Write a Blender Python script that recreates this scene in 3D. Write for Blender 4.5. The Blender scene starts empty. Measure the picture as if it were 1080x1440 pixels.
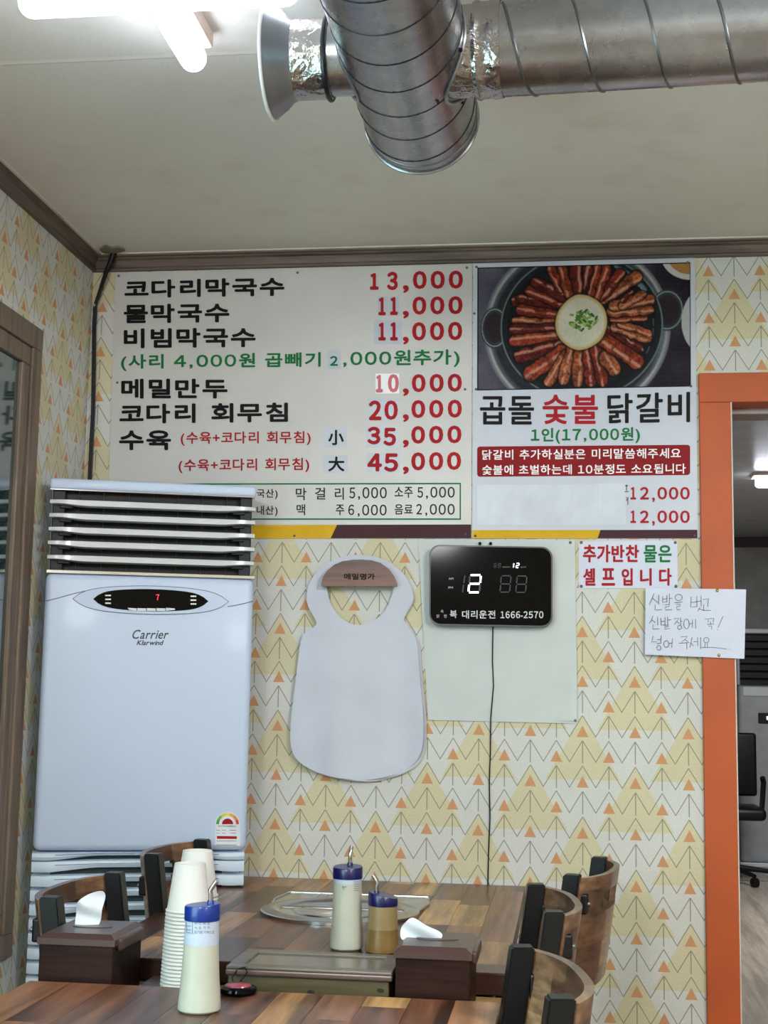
import bpy, bmesh, math, random
import numpy as np
from mathutils import Vector, Matrix
random.seed(7)
rng = np.random.default_rng(5)
SC = bpy.context.scene
COL = SC.collection
PI = math.pi

# ------------------------------------------------------------------ camera
FPX = 1927.5
CAM = Vector((-0.0418, -3.4631, 1.2127))
RM = np.array([[0.9913608, 0.1300802, 0.0168187], [-0.00047483, 0.1317860, -0.9912781], [-0.1311621, 0.9827063, 0.1307092]])
cd = bpy.data.cameras.new('camera')
cam = bpy.data.objects.new('camera', cd)
COL.objects.link(cam)
rx, ry, rz = Vector(RM[0]), -Vector(RM[1]), -Vector(RM[2])
mw = Matrix(((rx.x, ry.x, rz.x, CAM.x), (rx.y, ry.y, rz.y, CAM.y), (rx.z, ry.z, rz.z, CAM.z), (0, 0, 0, 1)))
cam.matrix_world = mw
cd.sensor_fit = 'VERTICAL'
cd.sensor_height = 24
cd.lens = FPX / 1440 * 24
cd.clip_start = 0.05
cd.clip_end = 60
SC.camera = cam

# ------------------------------------------------------------------ world, lights, exposure
w = bpy.data.worlds.new('world')
SC.world = w
w.use_nodes = True
w.node_tree.nodes['Background'].inputs[0].default_value = (0.75, 0.85, 1.0, 1)
w.node_tree.nodes['Background'].inputs[1].default_value = 0.6
SC.view_settings.view_transform = 'Standard'
SC.view_settings.look = 'None'
SC.view_settings.gamma = 1
SC.view_settings.use_curve_mapping = False
SC.view_settings.exposure = 0.72
TUBE_E = 8.0

def area(name, loc, size, power, col=(1, 1, 1), rot=(0, 0, 0), size_y=None):
    l = bpy.data.lights.new(name, 'AREA')
    l.energy = power
    l.color = col
    l.size = size
    if size_y:
        l.shape = 'RECTANGLE'
        l.size_y = size_y
    o = bpy.data.objects.new(name, l)
    o.location = loc
    o.rotation_euler = rot
    COL.objects.link(o)
    return o

def fill_point(loc, power, r=0.12, col=(0.97, 0.985, 1.0)):  # stands for unseen room lights; bare point added to brighten ceiling and upper walls
    l = bpy.data.lights.new('unseen_fill', 'POINT'); l.energy = power; l.shadow_soft_size = r; l.color = col
    o = bpy.data.objects.new('unseen_fill', l); o.location = loc; COL.objects.link(o)
fill_point((0.9, -2.3, 2.16), 38, 0.2)
fill_point((-0.75, -3.9, 2.16), 54, 0.2)
fill_point((1.9, -4.6, 2.16), 42, 0.2)
area('cyan_fill', (-1.27, -2.6, 1.25), 0.9, 16, (0.5, 0.92, 1.0), (0, -PI / 2, 0), 1.3)  # cyan fill added out of frame for the cool rim; no window stands here
area('hall_lamp', (1.15, 3.9, 2.42), 0.7, 55, (0.95, 0.98, 1.0))

# ------------------------------------------------------------------ helpers
def ray(x, y):
    d = RM.T @ np.array([(x - 540) / FPX, (y - 720) / FPX, 1.0])
    return Vector(d)
def onY(x, y, Y=0.0):
    d = ray(x, y); return CAM + d * ((Y - CAM.y) / d.y)
def onX(x, y, X):
    d = ray(x, y); return CAM + d * ((X - CAM.x) / d.x)
def onZ(x, y, Z):
    d = ray(x, y); return CAM + d * ((Z - CAM.z) / d.z)
def onP(x, y, p, n):
    d = ray(x, y); return CAM + d * ((p - CAM).dot(n) / d.dot(n))

def s2l(c):
    c = c / 255.0
    return c / 12.92 if c <= 0.04045 else ((c + 0.055) / 1.055) ** 2.4
def rgb(c):
    return (s2l(c[0]), s2l(c[1]), s2l(c[2]), 1.0)

def nmat(name):
    m = bpy.data.materials.new(name)
    m.use_nodes = True
    nt = m.node_tree
    return m, nt, nt.nodes['Principled BSDF']

def link(nt, a, b):
    nt.links.new(a, b)

class E:
    """tiny expression builder over Math nodes"""
    def __init__(self, nt, s): self.nt = nt; self.s = s
    def op(self, o, b=None, c=None):
        n = self.nt.nodes.new('ShaderNodeMath'); n.operation = o
        for i, v in enumerate((self, b, c)):
            if v is None: continue
            if isinstance(v, E): self.nt.links.new(v.s, n.inputs[i])
            else: n.inputs[i].default_value = v
        return E(self.nt, n.outputs[0])
    def __add__(s, o): return s.op('ADD', o)
    def __sub__(s, o): return s.op('SUBTRACT', o)
    def __mul__(s, o): return s.op('MULTIPLY', o)
    def __truediv__(s, o): return s.op('DIVIDE', o)
    def floor(s): return s.op('FLOOR')
    def fract(s): return s.op('FRACT')
    def abs(s): return s.op('ABSOLUTE')
    def lt(s, o): return s.op('LESS_THAN', o)
    def gt(s, o): return s.op('GREATER_THAN', o)
    def max(s, o): return s.op('MAXIMUM', o)
    def min(s, o): return s.op('MINIMUM', o)
    def mod(s, o): return s.op('FLOORED_MODULO', o)

def objcoord(nt):
    tc = nt.nodes.new('ShaderNodeTexCoord')
    return tc.outputs['Object']

def noise(nt, vec, scale, detail=4, stretch=None, rough=0.55):
    if stretch:
        mp = nt.nodes.new('ShaderNodeMapping'); mp.inputs['Scale'].default_value = stretch
        nt.links.new(vec, mp.inputs[0]); vec = mp.outputs[0]
    n = nt.nodes.new('ShaderNodeTexNoise'); n.inputs['Scale'].default_value = scale
    n.inputs['Detail'].default_value = detail; n.inputs['Roughness'].default_value = rough
    nt.links.new(vec, n.inputs['Vector'])
    return n.outputs['Fac']

def ramp(nt, fac, stops, interp='LINEAR'):
    r = nt.nodes.new('ShaderNodeValToRGB'); cr = r.color_ramp; cr.interpolation = interp
    while len(cr.elements) < len(stops): cr.elements.new(0.5)
    for e, (p, c) in zip(cr.elements, stops):
        e.position = p; e.color = rgb(c)
    nt.links.new(fac, r.inputs[0])
    return r.outputs[0]

def mix(nt, fac, a, b, blend='MIX'):
    m = nt.nodes.new('ShaderNodeMix'); m.data_type = 'RGBA'; m.blend_type = blend
    for sock, v in ((0, fac), (6, a), (7, b)):
        if hasattr(v, 'links') or isinstance(v, bpy.types.NodeSocket): nt.links.new(v, m.inputs[sock])
        else: m.inputs[sock].default_value = v
    return m.outputs[2]

def bump(nt, h, bs, strength=0.2, dist=0.002):
    b = nt.nodes.new('ShaderNodeBump'); b.inputs['Strength'].default_value = strength
    b.inputs['Distance'].default_value = dist
    nt.links.new(h, b.inputs['Height']); nt.links.new(b.outputs[0], bs.inputs['Normal'])

MC = {}
def plain(name, c, rough=0.5, metal=0.0, var=0.06, scale=8, emit=0.0, coat=0.0, trans=0.0, spec=0.5, bmp=0.0, ecol=None):
    if name in MC: return MC[name]
    m, nt, bs = nmat(name)
    oc = objcoord(nt)
    f = noise(nt, oc, scale, 5)
    lo = tuple(max(0, v * (1 - var)) for v in c); hi = tuple(min(255, v * (1 + var)) for v in c)
    col = ramp(nt, f, [(0.3, lo), (0.7, hi)])
    link(nt, col, bs.inputs['Base Color'])
    bs.inputs['Roughness'].default_value = rough
    bs.inputs['Metallic'].default_value = metal
    bs.inputs['Coat Weight'].default_value = coat
    bs.inputs['Coat Roughness'].default_value = 0.08
    bs.inputs['Transmission Weight'].default_value = trans
    bs.inputs['Specular IOR Level'].default_value = spec
    if emit:
        bs.inputs['Emission Color'].default_value = rgb(ecol or c)
        bs.inputs['Emission Strength'].default_value = emit
    if bmp:
        bump(nt, noise(nt, oc, scale * 12, 4), bs, 0.4, bmp)
    MC[name] = m
    return m

def wood(name, tones, rough=0.45, axis=1, fine=60, perobj=False, coat=0.0, grain=0.35, dark=(60, 38, 26)):
    if name in MC: return MC[name]
    m, nt, bs = nmat(name)
    oc = objcoord(nt)
    st = [1.0, 1.0, 1.0]; st[axis] = 0.07
    info = nt.nodes.new('ShaderNodeObjectInfo')
    if perobj:
        add = nt.nodes.new('ShaderNodeVectorMath'); add.operation = 'ADD'
        cmb = nt.nodes.new('ShaderNodeCombineXYZ')
        r10 = E(nt, info.outputs['Random']) * 13.0
        for i in range(3): link(nt, r10.s, cmb.inputs[i])
        link(nt, oc, add.inputs[0]); link(nt, cmb.outputs[0], add.inputs[1])
        oc = add.outputs[0]
        base = ramp(nt, info.outputs['Random'], [(i / (len(tones)), t) for i, t in enumerate(tones)], 'CONSTANT')
    else:
        base = ramp(nt, noise(nt, oc, 5, 3, st), [(0.25 + 0.5 * i / max(1, len(tones) - 1), t) for i, t in enumerate(tones)])
    g1 = noise(nt, oc, fine, 6, st, 0.65)
    g2 = noise(nt, oc, fine * 0.22, 4, st, 0.6)
    gm = ramp(nt, g1, [(0.35, (90, 90, 90)), (0.62, (255, 255, 255))])
    c1 = mix(nt, grain, base, gm, 'MULTIPLY')
    gm2 = ramp(nt, g2, [(0.38, (120, 100, 85)), (0.5, (255, 250, 245)), (0.75, (225, 205, 190))])
    c2 = mix(nt, grain * 1.6 if grain * 1.6 < 1 else 1.0, c1, gm2, 'MULTIPLY')
    link(nt, c2, bs.inputs['Base Color'])
    bs.inputs['Roughness'].default_value = rough
    bs.inputs['Coat Weight'].default_value = coat
    bs.inputs['Coat Roughness'].default_value = 0.15
    bump(nt, g1, bs, 0.15, 0.0006)
    MC[name] = m
    return m

def wallpaper(name, axis, c0, r0z, par, lat, W=0.064, H=0.06141, dim=1.0):
    m, nt, bs = nmat(name)
    oc = objcoord(nt)
    sp = nt.nodes.new('ShaderNodeSeparateXYZ'); link(nt, oc, sp.inputs[0])
    a = E(nt, sp.outputs[axis]); z = E(nt, sp.outputs[2])
    U = (a - c0) / W                      # column coordinate, peaks at integers
    V = (z * -1.0 + r0z) / H              # rows downwards, peaks at integers
    # columns: nearest peak
    cu = (U + 0.5).floor(); du = (U - cu).abs()
    # zigzag line of row r: v = r + 1.7*du*0.85 ; V runs in [r, r+1)
    r = V.floor(); fv = V - r
    zl = (fv - du * 1.7).abs().lt(0.036)
    pr = (cu + r + par).mod(2.0).gt(0.5)   # 1 -> stem, 0 -> triangle
    stem = du.lt(0.020).min(fv.lt(0.90)).min(fv.gt(0.02)).min(pr)
    tri = du.lt((fv - 0.40) * 0.5).min(fv.lt(0.86)).min(pr.op('SUBTRACT', 1.0).abs())
    def big(ou, ov):
        uu = (U + (2.0 - ou)).mod(4.0) - 2.0
        vv = (V - ov + 0.5).mod(4.0) - 0.5
        return uu.abs().lt(vv * 0.56).min(vv.lt(2.55))
    yl = big(lat[0], lat[1]).max(big(lat[0] + 2, lat[1] + 2))
    nf = noise(nt, oc, 3.0, 4)
    fib = noise(nt, oc, 220, 3)
    base = ramp(nt, nf, [(0.3, (204, 205, 200)), (0.7, (216, 217, 212))])
    yel = ramp(nt, nf, [(0.3, (204, 197, 164)), (0.7, (214, 207, 174))])
    c = mix(nt, yl.s, base, yel)
    c = mix(nt, tri.s, c, rgb((206, 152, 110)))
    lw = zl.max(stem)
    c = mix(nt, (lw * 0.85).s, c, rgb((134, 130, 116)))
    fm = ramp(nt, fib, [(0.3, (236, 236, 236)), (0.7, (255, 255, 255))])
    c = mix(nt, 0.7, c, fm, 'MULTIPLY')
    link(nt, c, bs.inputs['Base Color'])
    bs.inputs['Roughness'].default_value = 0.7
    bs.inputs['Specular IOR Level'].default_value = 0.25
    bump(nt, fib, bs, 0.15, 0.0005)
    return m

# ---- mesh helpers (all take a bmesh in the frame of the object's thing)
def box(bm, x0, x1, y0, y1, z0, z1, bev=0.0, segs=2, M=None):
    g = bmesh.ops.create_cube(bm, size=1)
    vs = g['verts']
    for v in vs:
        v.co = Vector(((x0 + x1) / 2 + v.co.x * (x1 - x0), (y0 + y1) / 2 + v.co.y * (y1 - y0), (z0 + z1) / 2 + v.co.z * (z1 - z0)))
    if bev:
        es = list({e for v in vs for e in v.link_edges})
        rr = bmesh.ops.bevel(bm, geom=es, offset=bev, segments=segs, profile=0.5, affect='EDGES')
        vs = list({v for f in rr['faces'] for v in f.verts} | {v for v in vs if v.is_valid})
    if M is not None:
        for v in vs: v.co = M @ v.co
    return vs

def prism(bm, pts, depth, d=Vector((0, -1, 0))):
    """solid from an outline (list of Vector) pushed by depth along d"""
    a = [bm.verts.new(p) for p in pts]
    b = [bm.verts.new(p + d * depth) for p in pts]
    n = len(pts)
    for i in range(n):
        bm.faces.new((a[i], a[(i + 1) % n], b[(i + 1) % n], b[i]))
    bm.faces.new(b); bm.faces.new(a[::-1])

def lathe(bm, prof, segs=32, c=Vector((0, 0, 0)), cap=True, axis=None):
    rings = []
    Q = Matrix.Identity(3)
    if axis is not None: Q = Vector((0, 0, 1)).rotation_difference(axis).to_matrix()
    for r, z in prof:
        rings.append([bm.verts.new(c + Q @ Vector((r * math.cos(2 * PI * i / segs), r * math.sin(2 * PI * i / segs), z))) for i in range(segs)])
    for a, b in zip(rings, rings[1:]):
        for i in range(segs):
            bm.faces.new((a[i], a[(i + 1) % segs], b[(i + 1) % segs], b[i]))
    if cap:
        bm.faces.new(rings[0][::-1]); bm.faces.new(rings[-1])
    return rings

def tube(bm, pts, r, segs=8, cap=True):
    pts = [Vector(p) for p in pts]
    n = len(pts); rs = r if isinstance(r, (list, tuple)) else [r] * n
    t0 = (pts[1] - pts[0]).normalized()
    u = t0.orthogonal().normalized(); rings = []
    for i in range(n):
        t = (pts[min(i + 1, n - 1)] - pts[max(i - 1, 0)]).normalized()
        u = (u - t * u.dot(t)).normalized(); v = t.cross(u)
        rings.append([bm.verts.new(pts[i] + (u * math.cos(2 * PI * k / segs) + v * math.sin(2 * PI * k / segs)) * rs[i]) for k in range(segs)])
    for a, b in zip(rings, rings[1:]):
        for k in range(segs):
            bm.faces.new((a[k], a[(k + 1) % segs], b[(k + 1) % segs], b[k]))
    if cap:
        bm.faces.new(rings[0][::-1]); bm.faces.new(rings[-1])

ORG = {}
def obj(name, bm, mat, parent=None, smooth=False, world=True, **kw):
    """link bm as one mesh object; world=True: bm is in world coordinates"""
    bmesh.ops.recalc_face_normals(bm, faces=bm.faces)
    if parent is not None and world:
        o0 = ORG.get(parent.name, Vector((0, 0, 0)))
        for v in bm.verts: v.co -= o0
    me = bpy.data.meshes.new(name)
    bm.to_mesh(me); bm.free()
    for m in (mat if isinstance(mat, list) else [mat]): me.materials.append(m)
    if smooth:
        for p in me.polygons: p.use_smooth = True
        try: me.set_sharp_from_angle(angle=math.radians(40))
        except Exception: pass
    o = bpy.data.objects.new(name, me)
    COL.objects.link(o)
    if parent is not None:
        o.parent = parent
        ORG[o.name] = ORG.get(parent.name, Vector((0, 0, 0)))
    for k, v in kw.items(): o[k] = v
    return o

def thing(name, label, cat, loc=(0, 0, 0), rz=0, group=None):
    o = bpy.data.objects.new(name, None); COL.objects.link(o)
    o.empty_display_size = 0.05
    o.location = loc; o.rotation_euler = (0, 0, rz)
    ORG[o.name] = Vector(loc)
    o['label'] = label; o['category'] = cat
    if group: o['group'] = group
    return o

def struct(name, bm, mat, **kw):
    o = obj(name, bm, mat, None, **kw); o['kind'] = 'structure'; return o

def NB(): return bmesh.new()

# ------------------------------------------------------------------ text (flat print), collected and built in one go
TX = []
def text(s, x0, y0, x1, y1, key, up, dy=0.0, bold=0.02, shear=0.0, spacing=1.0, y0r=None, y1r=None):
    """ink box in photo pixels laid on a real surface through up(px,py)"""
    a = up(x0, y0); b = up(x1, (y0r if y0r is not None else y0 + dy)); c = up(x0, y1); d = up(x1, (y1r if y1r is not None else y1 + dy))
    TX.append((s, (a, b, c, d), key, bold, shear, spacing))
PARTS = {}     # key -> (name, mat, parent, extra, label)
STRK = {}
def stroke(pts, width, key, up):
    STRK.setdefault(key, []).append(([up(*p) for p in pts], width))

def flush_text():
    chars = set()
    conv = lambda ch: chr(ord(ch) - 48 + 0xFF10) if ch.isdigit() else ch
    for t_ in TX: chars |= {conv(ch) for ch in t_[0] if ch != ' '}
    tmp = {}
    for ch in sorted(chars):
        cu = bpy.data.curves.new('t', 'FONT'); cu.body = ch; cu.size = 1; cu.resolution_u = 3
        o = bpy.data.objects.new('t', cu); COL.objects.link(o); tmp[ch] = o
    dg = bpy.context.evaluated_depsgraph_get(); dg.update()
    G = {}
    for ch, o in tmp.items():
        me = bpy.data.meshes.new_from_object(o.evaluated_get(dg))
        n = len(me.vertices); co = np.zeros(n * 3); me.vertices.foreach_get('co', co); co = co.reshape(-1, 3)[:, :2]
        if ch in ',': co[:, 1] -= 0.0
        G[ch] = (co, [tuple(p.vertices) for p in me.polygons]); bpy.data.meshes.remove(me)
    for o in tmp.values():
        cu = o.data; bpy.data.objects.remove(o); bpy.data.curves.remove(cu)
    bms = {}
    for (s, (a, b, c, d), key, rb, shear, spacing) in TX:
        pen = 0.0; V = []; F = []
        for ch in s:
            if ch == ' ': pen += 0.36; continue
            k = conv(ch); co, fc = G[k]
            x0, x1 = co[:, 0].min(), co[:, 0].max(); wi = x1 - x0
            if ord(ch) >= 0x1100: cell = 0.96
            elif ch.isdigit(): cell = 0.70
            elif ch in '(),': cell = 0.42
            elif ch == '+': cell = 0.62
            else: cell = wi + 0.085
            q = co.copy(); q[:, 0] += pen + (cell - wi) / 2 - x0
            if ch in '()': q[:, 1] = q[:, 1] * 1.0
            q[:, 0] += shear * q[:, 1]
            off = sum(len(v) for v in V); V.append(q); F += [tuple(i + off for i in f) for f in fc]
            pen += cell * spacing
        V = np.concatenate(V); lo = V.min(0); hi = V.max(0)
        V = (V - lo) / (hi - lo); V[:, 1] = 1 - V[:, 1]
        wpx = ((b - a).length + (d - c).length) / 2; hpx = ((c - a).length + (d - b).length) / 2
        R = rb * 0.0017                      # stroke growth in metres (rb in photo pixels)
        ru, rv = min(0.3, R / wpx), min(0.3, R / hpx)
        V[:, 0] = ru + V[:, 0] * (1 - 2 * ru); V[:, 1] = rv + V[:, 1] * (1 - 2 * rv)
        nc = 1 if rb <= 0 else (4 if rb < 0.6 else 8)
        bm = NB()
        nrm = (b - a).cross(c - a).normalized()
        for k in range(nc):
            an = 2 * PI * k / nc + (PI / 4 if nc == 4 else 0)
            du, dv = (ru * math.cos(an), rv * math.sin(an)) if rb > 0 else (0, 0)
            sh = nrm * (0.00001 * k)
            vs = []
            for u, v in V:
                u += du; v += dv
                vs.append(bm.verts.new(a * (1 - u) * (1 - v) + b * u * (1 - v) + c * (1 - u) * v + d * u * v + sh))
            for f in F:
                try: bm.faces.new([vs[i] for i in f])
                except ValueError: pass
        name, mat, parent, extra = PARTS[key]
        o = obj(name, bm, mat, parent)
        if extra: o['label'] = extra
    for key, L in STRK.items():
        bm = bms.setdefault(key, NB())
        for pts, wd in L:
            tube(bm, pts if len(pts) > 1 else [pts[0], pts[0] + Vector((0.001, 0, 0))], wd, 5)
    for key, bm in bms.items():
        name, mat, parent, extra = PARTS[key]
        o = obj(name, bm, mat, parent)
        if extra: o['label'] = extra

def quad(bm, pts):
    bm.faces.new([bm.verts.new(p) for p in pts])

def slab_px(px, up, th, d=Vector((0, -1, 0))):
    """thin board from pixel corners on surface up"""
    bm = NB(); prism(bm, [up(*p) for p in px], th, d); return bm

# ------------------------------------------------------------------ materials
m_ceil, nt, bs = nmat('ceiling_paper')
oc = objcoord(nt)
c = ramp(nt, noise(nt, oc, 1.4, 5), [(0.3, (222, 220, 212)), (0.7, (232, 231, 224))])
c2 = ramp(nt, noise(nt, oc, 9, 6), [(0.28, (222, 216, 205)), (0.45, (255, 255, 255))])
link(nt, mix(nt, 0.3, c, c2, 'MULTIPLY'), bs.inputs['Base Color'])
bs.inputs['Roughness'].default_value = 0.6
bump(nt, noise(nt, oc, 160, 3), bs, 0.35, 0.0012)
m_wpb = wallpaper('wallpaper_back', 0, 0.0, 1.16518, 0.0, (0.0, 0.0))
m_wpl = wallpaper('wallpaper_left', 1, -0.586, 2.3299, 1.0, (0.0, 1.0))
m_plain_wall = plain('plain_wall_paint', (205, 198, 180), 0.7)
m_mould = wood('moulding_wood', [(102, 90, 80), (116, 103, 92)], 0.5, 0, 120, grain=0.35)
m_mould_l = wood('moulding_wood_left', [(102, 90, 80), (116, 103, 92)], 0.5, 1, 120, grain=0.35)
m_winw = wood('window_wood', [(114, 99, 84), (130, 114, 98)], 0.5, 2, 120, grain=0.3)
m_orange = plain('orange_paint', (180, 80, 28), 0.55, var=0.05, scale=6, bmp=0.0006)
m_floor = wood('floor_wood', [(150, 140, 125), (172, 160, 145)], 0.25, 1, 40, grain=0.25)
m_print = plain('banner_white', (198, 198, 196), 0.35, var=0.025, scale=5)
m_print2 = plain('banner_blue_white', (190, 196, 209), 0.35, var=0.02, scale=5)
m_patch = plain('sticker_white', (184, 192, 204), 0.3, var=0.03)
m_patchw = plain('sticker_bright_white', (240, 240, 244), 0.3, var=0.02)
m_black = plain('black_print', (14, 14, 15), 0.5, spec=0.15)
m_gray = plain('dark_grey_print', (44, 46, 48), 0.5, spec=0.15)
m_red = plain('red_print', (166, 22, 34), 0.5, spec=0.15)
m_redpale = plain('faded_red_print', (214, 118, 128), 0.5, spec=0.15)
m_darkred = plain('dark_red_print', (136, 16, 24), 0.5, spec=0.15)
m_green = plain('green_print', (22, 112, 60), 0.5, spec=0.15)
m_yel = plain('yellow_print', (212, 168, 30), 0.5, spec=0.15)
m_brown = plain('brown_print', (66, 38, 44), 0.5, spec=0.15)
m_white_ink = plain('white_print', (240, 236, 238), 0.4)
m_paper = plain('paper_white', (206, 212, 230), 0.6, var=0.02)
m_cloth = plain('white_sheet', (196, 203, 202), 0.6, var=0.02, bmp=0.0004)
m_pen = plain('pen_ink', (92, 94, 108), 0.5)
m_pin = plain('pin_metal', (120, 120, 122), 0.35, 0.7)
m_gold = plain('gold_pin', (200, 178, 120), 0.25, 1.0)
m_ac = plain('ac_plastic', (192, 208, 232), 0.42, var=0.012, scale=3, coat=0.06)
m_ac2 = plain('ac_plastic_lower', (206, 224, 240), 0.5, var=0.012, scale=3)
m_acslat = plain('ac_slat_plastic', (200, 204, 206), 0.3, coat=0.3, var=0.02)
m_dark = plain('dark_plastic', (6, 6, 8), 0.45, spec=0.3)
m_dark2 = plain('dark_blue_plastic', (20, 24, 32), 0.45, spec=0.3)
m_glossblack = plain('gloss_black', (3, 3, 4), 0.08, coat=0.0, spec=0.14)
m_chrome = plain('chrome', (225, 225, 228), 0.12, 1.0, var=0.03)
m_lgrey = plain('groove_grey', (96, 102, 112), 0.5)
m_tiss = plain('tissue', (216, 219, 226), 0.8, var=0.02, bmp=0.0004)
m_cup = plain('paper_cup', (200, 197, 193), 0.6, var=0.02)
m_cap = plain('blue_cap', (6, 42, 128), 0.3, coat=0.15, var=0.05)
m_capd = plain('navy_cap', (14, 16, 78), 0.3, coat=0.15, var=0.05)
m_steel = plain('steel', (190, 188, 184), 0.22, 1.0, var=0.05, scale=30)
m_brownbox = wood('dark_box_wood', [(40, 22, 19), (56, 32, 27)], 0.45, 0, 70, grain=0.7)
for m__ in (m_brownbox,): m__.node_tree.nodes['Principled BSDF'].inputs['Specular IOR Level'].default_value = 0.15
m_brownlid = plain('brown_lid_plastic', (72, 50, 46), 0.34, var=0.05, coat=0.08)
m_blk = plain('black_powder_coat', (9, 9, 12), 0.38, var=0.05, spec=0.4)
m_frost = None

m_galv, nt, bs = nmat('galvanised_steel')
oc = objcoord(nt)
v1 = nt.nodes.new('ShaderNodeTexVoronoi'); v1.inputs['Scale'].default_value = 70; link(nt, oc, v1.inputs['Vector'])
f = E(nt, v1.outputs['Color']) * 0.10 + E(nt, noise(nt, oc, 6, 6)) * 0.90
link(nt, ramp(nt, f.s, [(0.3, (140, 142, 147)), (0.7, (172, 174, 180))]), bs.inputs['Base Color'])
bs.inputs['Metallic'].default_value = 1.0
link(nt, (E(nt, noise(nt, oc, 20, 5)) * 0.22 + 0.16).s, bs.inputs['Roughness'])
m_foil, nt, bs = nmat('crinkled_foil')
oc = objcoord(nt)
bs.inputs['Base Color'].default_value = rgb((170, 168, 168)); bs.inputs['Metallic'].default_value = 1; bs.inputs['Roughness'].default_value = 0.2
v2 = nt.nodes.new('ShaderNodeTexVoronoi'); v2.inputs['Scale'].default_value = 45; v2.feature = 'F2'; link(nt, oc, v2.inputs['Vector'])
bump(nt, (E(nt, v2.outputs['Distance']) + E(nt, noise(nt, oc, 60, 4))).s, bs, 0.8, 0.0045)
m_seam = plain('duct_seam_metal', (112, 113, 115), 0.35, 1.0)

m_led = plain('led_diffuser', (235, 240, 255), 0.5, var=0.0, emit=TUBE_E)
m_ledbase = plain('led_base', (206, 186, 172), 0.4)
def liquid(name, c, alpha_rough=0.35, var=0.05):
    m, nt, bs = nmat(name)
    oc = objcoord(nt)
    link(nt, ramp(nt, noise(nt, oc, 25, 3), [(0.3, tuple(v * (1 - var) for v in c)), (0.7, c)]), bs.inputs['Base Color'])
    bs.inputs['Roughness'].default_value = alpha_rough
    bs.inputs['Subsurface Weight'].default_value = 0.35
    bs.inputs['Subsurface Radius'].default_value = (0.02, 0.02, 0.015)
    bs.inputs['Subsurface Scale'].default_value = 0.5
    bs.inputs['Coat Weight'].default_value = 0.25; bs.inputs['Coat Roughness'].default_value = 0.2
    return m

TABLE_TONES = [(136, 90, 66), (164, 116, 84), (108, 68, 48), (188, 142, 98), (146, 96, 70), (216, 172, 114), (124, 82, 62), (156, 110, 82), (92, 56, 40), (178, 130, 96)]
m_stave = wood('stave_wood', TABLE_TONES, 0.34, 1, 45, True, coat=0.12, grain=0.72)
m_edge = wood('table_edge_wood', [(54, 30, 23), (72, 42, 31)], 0.4, 0, 90, grain=0.5)
m_ledge = wood('ledge_wood', [(176, 136, 84), (196, 156, 104)], 0.5, 0, 50, grain=0.35)
m_ply = wood('chair_plywood', [(120, 82, 56), (156, 112, 78), (134, 94, 66)], 0.35, 0, 40, coat=0.3, grain=0.5)
m_plyv = wood('chair_plywood_dark', [(100, 66, 46), (132, 92, 64)], 0.35, 0, 40, coat=0.3, grain=0.5)

# ------------------------------------------------------------------ room
XL = -1.3088; ZC = 2.372; XR = 3.3; YR = -6.6
OX0, OX1, OZ = 0.369, 1.28, 1.949
bm = NB(); box(bm, XL - 0.6, XR + 1.2, YR - 0.2, 8.2, -0.1, 0.0); struct('floor', bm, m_floor)
bm = NB(); box(bm, XL - 0.2, XR + 0.2, YR - 0.2, 0.15, ZC, ZC + 0.1); struct('ceiling', bm, m_ceil)
bm = NB()
box(bm, XL - 0.15, OX0 - 0.01, 0, 0.15, 0, ZC); box(bm, OX0 - 0.01, OX1 + 0.01, 0, 0.15, OZ + 0.04, ZC); box(bm, OX1 + 0.01, XR + 0.15, 0, 0.15, 0, ZC)
struct('wall_back', bm, m_wpb)
WY0, WY1, WZ0, WZ1 = -1.75, (onX(62, 467, XL + 0.012).y + onX(17, 1344, XL + 0.012).y) / 2, 0.60, 2.07
bm = NB()
box(bm, XL - 0.12, XL, YR, WY0 + 0.03, 0, ZC); box(bm, XL - 0.12, XL, WY1 - 0.03, 0, 0, ZC)
box(bm, XL - 0.12, XL, WY0 + 0.03, WY1 - 0.03, 0, WZ0 + 0.03); box(bm, XL - 0.12, XL, WY0 + 0.03, WY1 - 0.03, WZ1 - 0.03, ZC)
struct('wall_left', bm, m_wpl)
bm = NB(); box(bm, XR, XR + 0.12, YR, 0, 0, ZC); struct('wall_right', bm, m_plain_wall)
bm = NB(); box(bm, XL - 0.12, XR + 0.12, YR - 0.12, YR, 0, ZC); struct('wall_front', bm, m_plain_wall)

# crown moulding: profile swept along the walls
prof = [(0, 0), (0.012, 0), (0.012, 0.006), (0.007, 0.010), (0.010, 0.028), (0.016, 0.032), (0.016, 0.036), (0.022, 0.038), (0.024, 0.044), (0, 0.044)]
ZM = 2.328
bm = NB()
a = [bm.verts.new((XL + d, -d, ZM + h)) for d, h in prof]; b = [bm.verts.new((XR, -d, ZM + h)) for d, h in prof]
n = len(prof)
for i in range(n): bm.faces.new((a[i], a[(i + 1) % n], b[(i + 1) % n], b[i]))
bm.faces.new(a); bm.faces.new(b)
struct('trim_1', bm, m_mould)
bm = NB()
a = [bm.verts.new((XL + d, -d, ZM + h)) for d, h in prof]; b = [bm.verts.new((XL + d, YR, ZM + h)) for d, h in prof]
for i in range(n): bm.faces.new((a[i], a[(i + 1) % n], b[(i + 1) % n], b[i]))
bm.faces.new(a); bm.faces.new(b)
struct('trim_2', bm, m_mould_l)
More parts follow.
